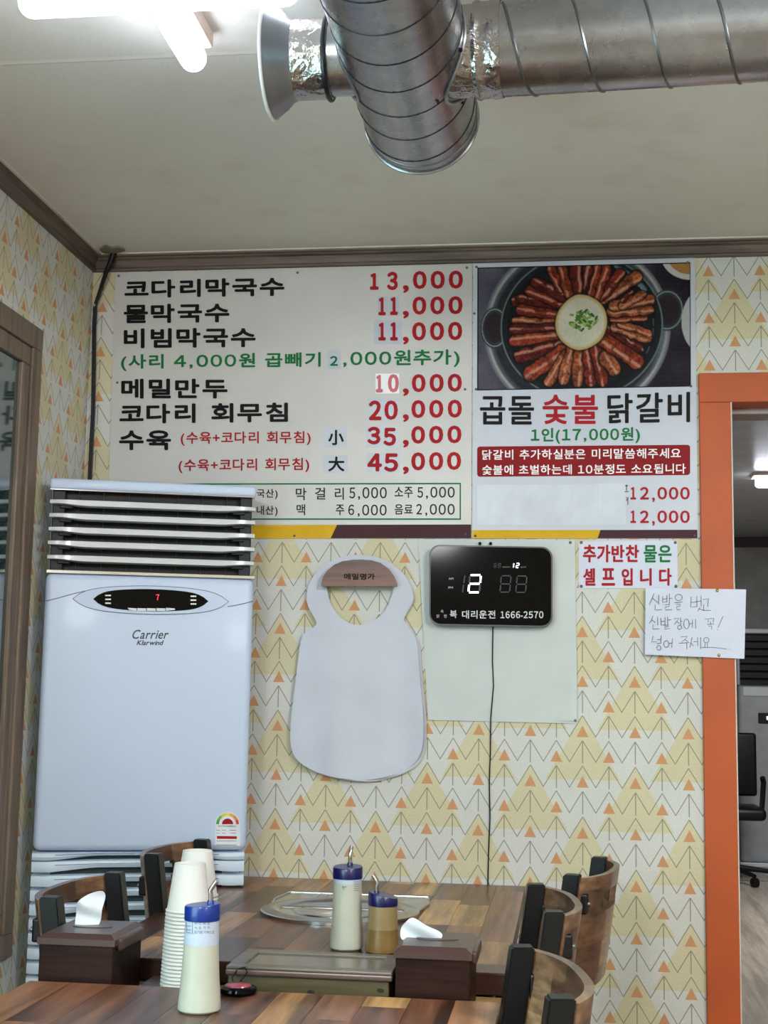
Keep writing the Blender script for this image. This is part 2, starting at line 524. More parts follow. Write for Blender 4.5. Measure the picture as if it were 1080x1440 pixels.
# pale caulk line between moulding and ceiling, and the ceiling paper seam
bm = NB(); box(bm, XL, XR, -0.030, 0, ZC - 0.003, ZC); box(bm, XL, XL + 0.030, YR, 0, ZC - 0.003, ZC)
struct('trim_3', bm, plain('caulk', (214, 210, 202), 0.6))
sy = onZ(200, 82, ZC).y
bm = NB(); prism(bm, [Vector((XL, sy - 0.012, ZC)), Vector((XL, sy, ZC - 0.0009)), Vector((XL, sy + 0.004, ZC))], 3.4, Vector((1, 0, 0)))
struct('trim_4', bm, m_ceil)

# window in the left wall
wn = bpy.data.objects.new('window_1', None); COL.objects.link(wn); wn['kind'] = 'structure'
bm = NB()
cw = 0.055
for (y0, y1, z0, z1) in ((WY0, WY1, WZ1 - cw, WZ1), (WY0, WY1, WZ0, WZ0 + cw), (WY1 - cw, WY1, WZ0 + cw, WZ1 - cw), (WY0, WY0 + cw, WZ0 + cw, WZ1 - cw)):
    box(bm, XL - 0.11, XL + 0.012, y0, y1, z0, z1, 0.003)
obj('window_frame', bm, m_winw, wn)
def sash(y0, y1, x0, x1):
    bm = NB(); s = 0.045
    z0, z1 = WZ0 + cw, WZ1 - cw
    for (a0, a1, b0, b1) in ((y0, y1, z1 - s, z1), (y0, y1, z0, z0 + s), (y1 - s, y1, z0 + s, z1 - s), (y0, y0 + s, z0 + s, z1 - s)):
        box(bm, x0, x1, a0, a1, b0, b1, 0.004)
    sh = obj('window_sash', bm, m_winw, wn)
    bm = NB(); box(bm, (x0 + x1) / 2 - 0.004, (x0 + x1) / 2 + 0.004, y0 + s - 0.005, y1 - s + 0.005, z0 + s - 0.005, z1 - s + 0.005)
    g = obj('glass_pane', bm, m_glass, sh)
m_glass = plain('tinted_glass', (38, 62, 62), 0.04, var=0.05, scale=2, coat=1.0, spec=0.9)
sash(-1.02, WY1 - cw, XL - 0.022, XL + 0.006)
sash(WY0 + cw, -1.0, XL - 0.060, XL - 0.030)

# orange opening frame
FO0, FOZ = 0.2915, 2.024
dr = bpy.data.objects.new('door_1', None); COL.objects.link(dr); dr['kind'] = 'structure'
bm = NB(); box(bm, FO0, OX0, -0.014, 0.155, 0, OZ, 0.002); obj('door_jamb', bm, m_orange, dr)
bm = NB(); box(bm, OX1, OX1 + 0.08, -0.014, 0.155, 0, OZ, 0.002); obj('door_jamb', bm, m_orange, dr)
bm = NB(); box(bm, FO0, OX1 + 0.08, -0.014, 0.07, OZ, FOZ, 0.002); obj('door_header', bm, m_orange, dr)
bm = NB(); box(bm, OX0, OX1, 0.071, 0.16, OZ - 0.014, OZ + 0.05, 0.002); obj('door_rail', bm, plain('rail_grey', (150, 140, 138), 0.4), dr)
bm = NB(); box(bm, OX0 - 0.001, OX0 + 0.0025, -0.013, -0.008, 0, OZ); obj('jamb_edge', bm, plain('edge_white', (200, 196, 190), 0.5), dr)

# hall beyond
HX0, HX1, HY, HZ = -0.4, 4.2, 7.6, 2.50
m_hallw = plain('hall_wall', (150, 148, 144), 0.6)
bm = NB(); box(bm, HX0, HX1, 0.15, HY + 0.1, HZ, HZ + 0.1); struct('ceiling_hall', bm, plain('hall_ceiling', (190, 192, 192), 0.3, coat=0.2))
bm = NB(); box(bm, HX0, HX1, HY, HY + 0.1, 0, HZ); struct('wall_hall_far', bm, m_hallw)
bm = NB(); box(bm, HX0 - 0.1, HX0, 0.15, HY, 0, HZ); struct('wall_hall_left', bm, m_hallw)
bm = NB(); box(bm, HX1, HX1 + 0.1, 0.15, HY, 0, HZ); struct('wall_hall_right', bm, m_hallw)
bm = NB(); box(bm, HX0, HX1, HY - 0.03, HY, HZ - 0.10, HZ - 0.02, 0.004); struct('trim_5', bm, plain('hall_moulding', (48, 38, 36), 0.5))
bm = NB(); box(bm, HX0, HX1, HY - 0.015, HY, 0, 0.08, 0.003); struct('baseboard_hall', bm, plain('hall_baseboard', (120, 115, 110), 0.5))

# hall ceiling light
p = onZ(1078, 681, HZ - 0.06)
t = thing('ceiling_light', 'lit white ceiling light seen through the orange doorway', 'light', (p.x, p.y, HZ))
bm = NB(); box(bm, p.x - 0.06, p.x + 0.6, p.y - 0.06, p.y + 0.06, HZ - 0.075, HZ - 0.02, 0.02, 3); obj('diffuser', bm, plain('hall_diffuser', (235, 240, 255), 0.5, var=0, emit=9), t, smooth=True)
bm = NB(); box(bm, p.x - 0.08, p.x + 0.62, p.y - 0.08, p.y + 0.08, HZ - 0.02, HZ); obj('base', bm, m_ledbase, t)

# silver air conditioner in the hall
ay = HY - 0.55
pl = onY(1037, 900, ay)
ax0 = pl.x; ax1 = ax0 + 0.62
atop = onY(1060, 884, ay).z
t = thing('air_conditioner', 'silver grey floor-standing air conditioner beyond the orange doorway', 'air conditioner', (ax0 + 0.3, ay + 0.15, 0))
m_silver = plain('silver_plastic', (150, 152, 156), 0.35, 0.2)
bm = NB(); box(bm, ax0, ax1, ay, ay + 0.34, 0.03, atop - 0.42, 0.02, 2); box(bm, ax0, ax1, ay + 0.06, ay + 0.34, atop - 0.42, atop - 0.03, 0.005); obj('body', bm, m_silver, t)
bm = NB(); box(bm, ax0 - 0.005, ax1 + 0.005, ay - 0.01, ay + 0.34, atop - 0.035, atop, 0.008); obj('top_cover', bm, plain('silver_light', (190, 192, 196), 0.35), t)
bm = NB(); box(bm, ax0 + 0.02, ax1 - 0.02, ay + 0.05, ay + 0.07, atop - 0.42, atop - 0.04); obj('outlet', bm, m_dark, t)
for k in range(6):
    z = atop - 0.09 - k * 0.055
    bm = NB(); box(bm, ax0 + 0.02, ax1 - 0.02, ay, ay + 0.05, z, z + 0.012, 0.003); obj('slat', bm, m_dark2, t)
bm = NB(); box(bm, ax0 + 0.03, ax1 - 0.03, ay - 0.012, ay + 0.01, atop - 0.50, atop - 0.43, 0.008); obj('control_panel', bm, plain('silver_light'), t) if False else obj('control_panel', bm, m_acslat, t)
bm = NB(); box(bm, ax0 + 0.14, ax1 - 0.14, ay - 0.006, ay + 0.01, atop - 0.70, atop - 0.62, 0.006); obj('display', bm, m_dark, t)
bm = NB()
for k in range(3): box(bm, ax0 + 0.20 + k * 0.05, ax0 + 0.23 + k * 0.05, ay - 0.0075, ay - 0.006, atop - 0.67, atop - 0.645)
obj('display_digits', bm, plain('display_white', (240, 245, 250), 0.4, emit=1.2), t)
bm = NB(); box(bm, ax0 - 0.01, ax1 + 0.01, ay - 0.02, ay + 0.34, 0, 0.03, 0.005); obj('plinth', bm, m_acslat, t)

# office chair in the hall, mostly hidden by the jamb
oc0 = onZ(1030, 1240, 0.0)
t = thing('office_chair', 'black office chair on castors half hidden behind the orange door frame', 'chair', (oc0.x, oc0.y, 0))
def L(v): return oc0 + Vector(v)
bm = NB(); tube(bm, [L((0, 0, 0.09)), L((0, 0, 0.42))], 0.025, 12); obj('gas_lift', bm, m_dark, t, smooth=True)
bm = NB(); box(bm, oc0.x - 0.25, oc0.x + 0.2, oc0.y - 0.24, oc0.y + 0.24, 0.42, 0.50, 0.03, 3); obj('seat', bm, m_dark, t, smooth=True)
bm = NB(); box(bm, oc0.x - 0.24, oc0.x + 0.2, oc0.y + 0.20, oc0.y + 0.25, 0.55, 0.98, 0.02, 3); obj('backrest', bm, m_dark, t, smooth=True)
bm = NB(); tube(bm, [L((0.14, 0, 0.46)), L((0.20, 0, 0.48)), L((0.215, 0, 0.66)), L((0.205, -0.02, 0.69))], 0.018, 8); obj('armrest', bm, m_dark, t, smooth=True)
for k in range(5):
    an = k * 2 * PI / 5 + 0.12
    d = Vector((math.cos(an), math.sin(an), 0))
    bm = NB(); tube(bm, [L((0, 0, 0.10)), oc0 + d * 0.27 + Vector((0, 0, 0.07))], [0.022, 0.014], 8)
    lg = obj('leg', bm, m_dark, t, smooth=True)
    bm = NB(); c0 = oc0 + d * 0.27 + Vector((0, 0, 0.03)); lathe(bm, [(0.012, -0.02), (0.03, -0.018), (0.03, 0.018), (0.012, 0.02)], 14, c0, True, Vector((-d.y, d.x, 0)))
    obj('castor', bm, m_dark, lg, smooth=True)

# ------------------------------------------------------------------ floor-standing air conditioner in the corner
A = Vector((-1.267, -0.336, 0)); B = Vector((-0.802, -0.189, 0))
U = (B - A).normalized(); NRM = Vector((U.y, -U.x, 0)); ACW = (B - A).length
def acup(off):
    p0 = A + NRM * off
    return lambda x, y: onP(x, y, p0, NRM)
def ac(u, d, z): return A + U * u + NRM * d + Vector((0, 0, z))
fz = lambda x, y: onP(x, y, A, NRM).z
ACH = 1.712
z_cap = fz(215, 693); z_chr = fz(215, 808); z_mid = fz(200, 1196)
t = thing('air_conditioner', 'tall white floor-standing air conditioner in the left corner behind the tables', 'air conditioner', tuple(ac(ACW / 2, -0.09, 0)))
MAC = Matrix(((U.x, -NRM.x, 0, A.x), (U.y, -NRM.y, 0, A.y), (0, 0, 1, 0), (0, 0, 0, 1)))   # local x=u, y=depth inwards
def acbox(bm, u0, u1, d0, d1, z0, z1, bev=0, segs=2): return box(bm, u0, u1, d0, d1, z0, z1, bev, segs, MAC)
DP = 0.175
# body shell behind the outlet + front panel
bm = NB(); acbox(bm, 0.0, ACW, 0.045, DP, z_chr - 0.01, z_cap + 0.004, 0.004); obj('back_shell', bm, m_ac2, t)
bm = NB(); acbox(bm, -0.002, ACW + 0.004, -0.018, DP, z_mid + 0.001, z_chr - 0.004, 0.016, 4); fp = obj('front_panel', bm, m_ac, t, smooth=True)
bm = NB(); acbox(bm, -0.001, ACW + 0.006, -0.019, 0.06, z_chr - 0.005, z_chr + 0.003, 0.001); obj('chrome_strip', bm, m_chrome, t)
bm = NB(); acbox(bm, -0.004, ACW + 0.004, -0.004, DP, z_cap, ACH, 0.007, 3); obj('top_cover', bm, m_ac, t, smooth=True)
bm = NB(); acbox(bm, -0.002, ACW + 0.002, -0.005, 0.02, z_cap - 0.003, z_cap + 0.0005, 0.001); obj('chrome_strip', bm, m_chrome, t)
bm = NB(); acbox(bm, 0.003, ACW - 0.003, 0.030, 0.05, z_chr, z_cap); obj('outlet', bm, m_dark, t)
for s, u in ((0, 0.004), (1, ACW - 0.034)):
    bm = NB(); acbox(bm, u, u + 0.030, 0.006, 0.034, z_chr + 0.001, z_cap - 0.001, 0.003); obj('outlet_side', bm, m_dark2, t)
for k in range(7):
    u = 0.065 + k * (ACW - 0.13) / 6
    bm = NB(); acbox(bm, u - 0.0006, u + 0.0006, 0.022, 0.03, z_chr, z_cap); obj('fin', bm, plain('fin_dark', (44, 46, 52), 0.5), t)
for ys in (711.5, 730.5, 749.5, 768.5, 788.5):
    z = fz(215, ys)
    bm = NB()
    # blade whose ends thin out
    N = 28; sec = []
    for i in range(N + 1):
        u = -0.001 + (ACW + 0.004) * i / N
        e = min(i, N - i) / N
        h = 0.0082 if e > 0.16 else 0.0052 + 0.0030 * max(0, min(1, (e - 0.05) / 0.11))
        f = -0.020 + 0.010 * (1 - min(1, e * 9)) ** 2
        sec.append([bm.verts.new(ac(u, -a_, z + b_)) for a_, b_ in ((f, 0.0045), (f - 0.0005, 0.0045 - 2 * h * 0.8), (f + 0.012, 0.0045 - 2 * h), (0.022, 0.0), (0.022, 0.006), (f + 0.008, 0.0062))])
    for a_, b_ in zip(sec, sec[1:]):
        for i in range(6): bm.faces.new((a_[i], a_[(i + 1) % 6], b_[(i + 1) % 6], b_[i]))
    bm.faces.new(sec[0]); bm.faces.new(sec[-1][::-1])
    sl = obj('slat', bm, m_acslat, t, smooth=True)
    for u in (0.022, ACW - 0.052):
        bm = NB(); acbox(bm, u, u + 0.03, 0.0, 0.026, z - 0.014, z - 0.003, 0.002); obj('slat_pivot', bm, m_dark2, sl)
PF = acup(0.0186)
# groove arcs and bezel on the panel
cx, cy = 212, 844
def lens(hw, hh, p=2.3, n=48, cx=212, cy=844, tilt=0.02):
    out = []
    for i in range(n):
        a = 2 * PI * i / n; c_, s_ = math.cos(a), math.sin(a)
        r = (abs(c_) ** p + abs(s_) ** p) ** (-1 / p)
        x = r * c_; y = s_ * r
        # lens: height shrinks faster towards the tips
        y = math.copysign(min(abs(y), 1), y)
        out.append((cx + x * hw, cy + y * hh + x * hw * tilt))
    return out
def lens2(hw, hh, cx=212, cy=844, tilt=0.02, n=24, blunt=0.35):
    up_, dn = [], []
    for i in range(n + 1):
        s_ = -1 + 2 * i / n
        h = hh * ((1 - s_ * s_) * (1 - blunt) + blunt * max(0, 1 - abs(s_) ** 8)) ** 1.0
        up_.append((cx + s_ * hw, cy - h + s_ * hw * tilt)); dn.append((cx + s_ * hw, cy + h + s_ * hw * tilt))
    return up_ + dn[-2:0:-1]
bm = NB(); prism(bm, [acup(0.0175)(*q) for q in lens2(109, 19.5, blunt=0.55)], 0.002, NRM); obj('control_bezel', bm, m_ac, t)
bm = NB(); q = [PF(*q) + NRM * 0.001 for q in lens2(109.5, 20, blunt=0.55)]; tube(bm, q + q[:1], 0.0007, 5, False); obj('bezel_groove', bm, m_lgrey, t)
bm = NB(); tube(bm, [PF(*q) for q in ((64.5, 845), (78, 842), (92, 838), (104, 834.5), (120, 831))], 0.0009, 5); tube(bm, [PF(*q) for q in ((320, 853), (333, 851), (346, 848), (356, 845))], 0.0009, 5); obj('panel_seam', bm, m_lgrey, t)
bm = NB(); prism(bm, [acup(0.0195)(*q) for q in lens2(81, 15.5, 212, 844, 0.02, 24, 0.6)], 0.0015, NRM); dsp = obj('display_window', bm, m_glossblack, t)
DW = acup(0.0214)
for x0 in (148, 268):
    for y0 in (837.2, 842.6, 848):
        y0 += 0.3 if x0 > 200 else -0.8; bm = NB()
        prism(bm, [DW(x0, y0), DW(x0 + 8, y0 + 0.1), DW(x0 + 8, y0 + 2), DW(x0, y0 + 1.9)], 0.0004, NRM); obj('indicator_button', bm, plain('button_white', (235, 238, 235), 0.4), dsp)
for k in range(5):
    bm = NB(); x0 = 179.5 + k * 13.5
    prism(bm, [DW(x0, 855.2 - (0.5 if k in (0, 4) else 0)), DW(x0 + 12.5, 855.6), DW(x0 + 12.5, 859.2 if k < 4 else 857.6), DW(x0 + (2 if k == 0 else 0), 859 if k else 857.5)], 0.0006, NRM); obj('key', bm, plain('key_white', (222, 228, 236), 0.4), dsp)
PARTS['acred'] = ('display_digit', plain('red_led', (255, 40, 60), 0.4, emit=1.5), dsp, 'red digit on the black display')
text('7', 219.5, 836, 224, 844, 'acred', DW, bold=0.0)
PARTS['actxt'] = ('lettering', plain('ac_letter_grey', (62, 62, 70), 0.35, 0.3), fp, 'dark grey slanted lettering on the white panel')
PT = acup(0.0184)
text('Carrier', 186, 885.5, 237.5, 898.6, 'actxt', PT, bold=0.25, shear=0.35, spacing=1.08)
text('Klarwind', 192, 900.2, 230.5, 907.4, 'actxt', PT, bold=0.3, shear=0.3)
# energy label
PE = acup(0.0183)
st = thing('energy_label', 'energy grade sticker with rainbow arc low on the white air conditioner', 'label', tuple(PE(320, 1166)))
bm = NB()
arc = [(320 + 17.5 * math.cos(a), 1159 - 17.5 * math.sin(a)) for a in np.linspace(0, PI, 17)]
prism(bm, [PE(*q) for q in [(337.5, 1189.5)] + arc + [(302.5, 1189)]], 0.0004, NRM); obj('sticker', bm, plain('label_white', (222, 226, 234), 0.4), st)
PE2 = acup(0.0190)
cols = [(70, 150, 70), (120, 170, 70), (190, 200, 90), (225, 210, 90), (225, 170, 80), (220, 130, 70), (200, 60, 60)]
for i, cc in enumerate(cols):
    bm = NB(); a0 = PI - PI * i / 7; a1 = PI - PI * (i + 1) / 7; pts = []
    for a_ in np.linspace(a0, a1, 4): pts.append(PE2(320 + 16 * math.cos(a_), 1159 - 16 * math.sin(a_)))
    for a_ in np.linspace(a1, a0, 4): pts.append(PE2(320 + 12 * math.cos(a_), 1159 - 12 * math.sin(a_)))
    prism(bm, pts, 0.0002, NRM); obj('arc_segment', bm, plain('arc%d' % i, cc, 0.5), st)
bm = NB(); prism(bm, [PE2(320 + 8 * math.cos(a_), 1159 - 8 * math.sin(a_)) for a_ in np.linspace(0, PI, 13)], 0.0002, NRM)
prism(bm, [PE2(305, 1175.5), PE2(333, 1176), PE2(333, 1179.8), PE2(305, 1179.5)], 0.0002, NRM); obj('red_print', bm, m_red, st)
PARTS['elab'] = ('print', m_gray, st, None)
PE3 = acup(0.0195)
text('에너지소비효율등급', 307, 1160.5, 331.5, 1163, 'elab', PE3, bold=0)
text('5', 317.6, 1152.5, 322.4, 1158, 'elab', PE3, bold=0)
for yy, xa, xb in ((1167.5, 304, 309), (1167.5, 312, 318), (1167.5, 323, 332), (1171.5, 304, 309), (1171.5, 312, 317), (1171.5, 324, 332), (1182.5, 304, 333), (1188, 304, 333)):
    stroke([(xa, yy), (xb, yy + 0.1)], 0.00045, 'elab', PE3)
# lower intake: dark recess, solid ends, separate ribs
bm = NB(); acbox(bm, 0.0, ACW - 0.01, 0.012, DP, 0.02, z_mid - 0.002, 0.004); obj('lower_body', bm, m_ac2, t)
bm = NB(); acbox(bm, 0.04, ACW - 0.05, 0.004, 0.0125, 0.10, z_mid - 0.014); obj('intake', bm, plain('intake_dark', (30, 44, 48), 0.5), t)
PITCH = (fz(170, 1206) - fz(170, 1286)) / 4.0
zt = z_mid - 0.002
k = 0
while zt > 0.12:
    def bow(s, amp): return amp * (1 - (2 * s - 1) ** 2)
    bm = NB(); N = 22; sec = []
    th = PITCH * 0.60 if k else PITCH * 0.40
    gapend = 0.006
    for i in range(N + 1):
        s = i / N; u = -0.003 + (ACW + 0.004) * s
        top = zt + (0 if k == 0 else bow(s, 0.004)); bot = zt - th - (0.0095 if (s < 0.09 or s > 0.91) else 0.0095 * max(0, 1 - (min(s, 1 - s) - 0.09) * 5.0)) + bow(s, 0.004) * 0.6
        rr_ = 0.006 * (1 - min(1, min(s, 1 - s) * 14)) ** 2
        sec.append([bm.verts.new(ac(u, -a_, b_)) for a_, b_ in ((-0.014 + rr_ * 2, top - 0.003), (-0.018 + rr_ * 2, (top + bot) / 2), (-0.014 + rr_ * 2, bot + 0.003), (0.016, bot), (0.016, top))])
    for a_, b_ in zip(sec, sec[1:]):
        for i in range(5): bm.faces.new((a_[i], a_[(i + 1) % 5], b_[(i + 1) % 5], b_[i]))
    bm.faces.new(sec[0]); bm.faces.new(sec[-1][::-1])
    obj('intake_rib', bm, m_ac2, t, smooth=True)
    bm = NB(); tube(bm, [ac(0.05 + (ACW - 0.11) * s, 0.0175, zt - th * 0.45 + bow(s, 0.004)) for s in (0, 0.25, 0.5, 0.75, 1)], 0.0008, 4); obj('rib_groove', bm, m_lgrey, t)
    zt -= PITCH if k else PITCH * 0.62
    k += 1
bm = NB(); acbox(bm, -0.012, ACW, -0.014, DP, 0.0, 0.06, 0.006); obj('plinth', bm, m_ac2, t)

# ------------------------------------------------------------------ ducts
m_rim = plain('painted_rim', (150, 152, 156), 0.3, 0.8)
YE = -1.15; DC = onY(593, 168, YE); DR = 0.099
BX = DC.x; BZ = DC.z
t = thing('ventilation_duct', 'wide galvanised spiral main duct with open end running below the ceiling', 'duct', (BX, -2.0, ZC))
bm = NB(); Ax = Vector((0, -1, 0)); C0 = Vector((BX, YE, BZ))
lathe(bm, [(DR, 0.0), (DR, 1.6)], 56, C0, False, Ax); lathe(bm, [(DR - 0.002, 0.002), (DR - 0.002, 1.6)], 56, C0, False, Ax)
obj('duct_pipe', bm, m_galv, t, smooth=True)
def helix(c, ax, R, L0, L1, pitch, r, n=40, ph=0.0):
    Q = Vector((0, 0, 1)).rotation_difference(ax).to_matrix(); pts = []
    steps = int((L1 - L0) / pitch * n)
    for i in range(steps + 1):
        l = L0 + (L1 - L0) * i / steps; a = 2 * PI * l / pitch + ph
        pts.append(c + Q @ Vector((R * math.cos(a), R * math.sin(a), l)))
    return pts
def ringpts(c, ax, R, l, n=48):
    Q = Vector((0, 0, 1)).rotation_difference(ax).to_matrix()
    return [c + Q @ Vector((R * math.cos(2 * PI * i / n), R * math.sin(2 * PI * i / n), l)) for i in range(n + 1)]
bm = NB(); tube(bm, helix(C0, Ax, DR, 0.03, 1.58, 0.092, 0.0012, 44, 1.0), 0.0013, 5); obj('spiral_seam', bm, plain('dark_seam', (46, 47, 50), 0.45, 0.8), t, smooth=True)
bm = NB(); tube(bm, ringpts(C0, Ax, DR + 0.001, 0.0), 0.0032, 8, False); tube(bm, ringpts(C0, Ax, DR + 0.0005, 0.028), 0.0016, 6, False); obj('end_rim', bm, m_rim, t, smooth=True)
bm = NB(); lathe(bm, [(0.001, 0.004), (DR - 0.003, 0.006), (DR - 0.003, 0.012), (0.001, 0.012)], 48, C0, True, Ax); obj('end_cap', bm, m_galv, t, smooth=True)
# side branch towards the right
RR = 0.073
YB = onZ(700, 134, BZ - RR).y
Bc = Vector((BX, YB, BZ)); X1 = Vector((1, -0.045, 0)).normalized()
t2 = thing('ventilation_duct', 'long horizontal galvanised branch duct running right to the frame edge', 'duct', (0.5, YB, ZC))
Xs = (onZ(707, 134, BZ - RR).x - BX)
bm = NB(); lathe(bm, [(RR, Xs), (RR, 3.3)], 48, Bc, False, X1); obj('duct_pipe', bm, m_galv, t2, smooth=True)
bm = NB(); tube(bm, helix(Bc, X1, RR, Xs + 0.005, 3.28, 0.105, 0.003, 40, 0.6), 0.0026, 6); obj('spiral_seam', bm, m_seam, t2, smooth=True)
bm = NB(); lathe(bm, [(RR - 0.002, 0.05), (RR - 0.002, Xs * 0.72), (RR + 0.001, Xs * 0.72), (RR + 0.004, Xs * 0.76), (RR + 0.001, Xs * 0.80), (RR + 0.001, Xs * 0.88), (RR + 0.003, Xs * 0.9), (RR + 0.0015, Xs + 0.0)], 48, Bc, False, X1); obj('foil_joint', bm, m_foil, t2, smooth=True)
def saddle(sign, rb, extra):
    """collar where the branch meets the round main duct"""
    Q = Vector((0, 0, 1)).rotation_difference(X1 * sign).to_matrix(); pts = []
    for i in range(49):
        a = 2 * PI * i / 48; yy = (rb + extra) * math.cos(a); zz = (rb + extra) * math.sin(a)
        xx = math.sqrt(max(1e-6, (DR + 0.002) ** 2 - zz * zz))
        pts.append(Bc + Vector((sign * xx, yy, zz)))
    return pts
bm = NB(); tube(bm, saddle(1, RR, 0.004), 0.0028, 6, False); obj('saddle_collar', bm, m_rim, t2, smooth=True)
for k in range(6):
    a = k * PI / 3 + 0.4; zz = (RR + 0.012) * math.sin(a); yy = (RR + 0.012) * math.cos(a)
    bm = NB(); lathe(bm, [(0.0035, 0), (0.0035, 0.003), (0.001, 0.004)], 8, Bc + Vector((math.sqrt(max(1e-6, DR * DR - zz * zz)), yy, zz)), True, X1); obj('screw', bm, m_dark, t2)
# left branch with bell mouth
RL = 0.063
t3 = thing('duct_hood', 'short foil-taped duct stub with round bell mouth, lit edge painted white, at left', 'duct', (BX - 0.2, YB, ZC))
xb = onZ(408, 130, BZ - RL).x - BX      # negative
XN = Vector((-1, 0, 0)); LB = -xb
sp0 = onZ(460, 130, BZ - RL).x - BX
bm = NB(); lathe(bm, [(RL - 0.004, 0.05), (RL - 0.004, -sp0)], 40, Bc, False, XN); obj('duct_pipe', bm, m_galv, t3, smooth=True)
bm = NB(); lathe(bm, [(RL - 0.003, -sp0 - 0.004), (RL + 0.002, -sp0 + 0.0), (RL, -sp0 + 0.008), (RL, LB)], 48, Bc, False, XN); obj('foil_joint', bm, m_foil, t3, smooth=True)
bm = NB(); tube(bm, ringpts(Bc, XN, RL + 0.001, -sp0), 0.004, 8, False); obj('clamp_ring', bm, plain('clamp_dark', (60, 62, 64), 0.35, 0.9), t3, smooth=True)
bm = NB()
Rm = 0.091
pr = [(RL, LB - 0.005), (RL + 0.004, LB + 0.004), (RL + 0.014, LB + 0.014), (Rm - 0.003, LB + 0.030), (Rm, LB + 0.034), (Rm + 0.001, LB + 0.036), (Rm - 0.004, LB + 0.034), (RL + 0.012, LB + 0.014), (RL - 0.002, LB - 0.004)]
lathe(bm, pr, 56, Bc, False, XN); obj('bell_mouth', bm, plain('bell_metal', (138, 140, 146), 0.35, 0.7), t3, smooth=True)
bm = NB(); tube(bm, ringpts(Bc, XN, Rm + 0.001, LB + 0.036, 56), 0.0028, 8, False); obj('bell_rim', bm, plain('rim_lit', (224, 226, 230), 0.35), t3, smooth=True)  # paler than the bell: light on the lip is put into its colour
bm = NB(); tube(bm, saddle(-1, RL, 0.003), 0.0026, 6, False); obj('saddle_collar', bm, m_rim, t3, smooth=True)
# hangers holding the ducts to the ceiling (above the frame edge)
for (hx, hy, rr_) in ((BX, -2.3, DR), (1.6, YB, RR)):
    hg = t if rr_ == DR else t2
    bm = NB(); tube(bm, [(hx, hy, BZ + rr_ - 0.002), (hx, hy, ZC)], 0.004, 8); obj('hanger_rod', bm, m_seam, hg)

# ------------------------------------------------------------------ LED cross light
ZL = ZC - 0.05
e0 = onZ(27, 6, ZL); jc = onZ(228, 4, ZL); fe = onZ(277, 90, ZL)
jx = (onZ(232, 15, ZL).x + fe.x) / 2; jy = e0.y
t = thing('ceiling_light', 'cross-shaped glowing white LED light on the ceiling at upper left', 'light', (jx, jy, ZC))
def bar(p, q, r, mat, name, zoff=0.0):
    bm = NB(); d = (q - p).normalized(); pts = []; rs = []
    for i in range(7):
        a = i / 6 * PI / 2; pts.append(p + d * (r - r * math.cos(a))); rs.append(max(0.001, r * math.sin(a)))
    for i in range(6, -1, -1):
        a = i / 6 * PI / 2; pts.append(q - d * (r - r * math.cos(a))); rs.append(max(0.001, r * math.sin(a)))
    tube(bm, pts, rs, 24); 
    return bm
LR = 0.024
xr_ = jx + (jx - e0.x)
for nm, p, q in (('x', Vector((e0.x, jy, ZL)), Vector((xr_, jy, ZL))), ('y', Vector((jx, fe.y, ZL)), Vector((jx, jy - (fe.y - jy), ZL)))):
    bm = bar(p, q, LR, m_led, nm); obj('diffuser', bm, m_led, t, smooth=True)
    bm = NB(); 
    if nm == 'x': box(bm, p.x + 0.03, q.x - 0.03, jy - 0.034, jy + 0.034, ZC - 0.030, ZC, 0.004)
    else: box(bm, jx - 0.034, jx + 0.034, q.y + 0.03, p.y - 0.015, ZC - 0.030, ZC, 0.004)
    obj('base', bm, m_ledbase, t)

# ------------------------------------------------------------------ menu banners
UPW = lambda off: (lambda x, y: onY(x, y, -off))
U1 = UPW(0.0042)
bn = thing('menu_banner', 'large white printed price list banner above the air conditioner', 'sign', tuple(onY(410, 757)))
BW = UPW(0.0)
bm = slab_px([(163, 384), (664, 371), (663, 757.5), (151, 757.5)], BW, 0.003); obj('sheet', bm, m_print, bn)
P1 = UPW(0.0032)
bm = slab_px([(152, 739), (474, 738), (465, 757), (151, 757)], P1, 0.0003); obj('yellow_band', bm, m_yel, bn)
bm = slab_px([(474, 738), (662.6, 737.5), (662.6, 757), (465, 757)], P1, 0.0003); obj('brown_band', bm, m_brown, bn)
bm = NB()
for q in ([(156, 680), (648, 679), (648, 681), (156, 682)], [(156, 729), (648, 729), (648, 731), (156, 731)], [(646.3, 680), (648.2, 680), (648.2, 731), (646.3, 731)], [(155, 680), (157, 680), (157, 731), (155, 731)]):
    prism(bm, [P1(*p) for p in q], 0.0003)
obj('green_frame', bm, m_green, bn)
def patch(x0, y0, x1, y1, m=m_patch, par=bn, lab=None, up=None):
    bm = slab_px([(x0, y0), (x1, y0 - 0.3), (x1, y1 - 0.3), (x0, y1)], up or UPW(0.0031), 0.0004)
    o = obj('price_sticker', bm, m, par)
    if lab: o['label'] = lab
patch(531.5, 417, 545.5, 444.5); patch(547, 417, 561.5, 444.5); patch(526, 450, 565.5, 484)
patch(461, 493, 479.5, 519); patch(528, 525.5, 561.5, 553.5, m_patchw, lab='brighter white sticker')
patch(517, 560, 561.5, 592); patch(515, 599, 561.5, 629.5); patch(516, 636.5, 562, 664.5)
patch(455, 601, 488, 629); patch(455, 640, 489, 665.5)
PARTS['b1k'] = ('black_lettering', m_black, bn, None); PARTS['b1r'] = ('red_lettering', m_red, bn, None)
PARTS['b1g'] = ('green_lettering', m_green, bn, None); PARTS['b1p'] = ('faded_lettering', m_redpale, bn, 'faded pink figures'); PARTS['b1s'] = ('small_lettering', m_gray, bn, None)
BK = 1.2
text('코다리막국수', 175, 394, 400, 419, 'b1k', U1, bold=BK, y0r=389.5, y1r=416)
text('물막국수', 174, 428, 322.5, 455, 'b1k', U1, bold=BK, y0r=426, y1r=453)
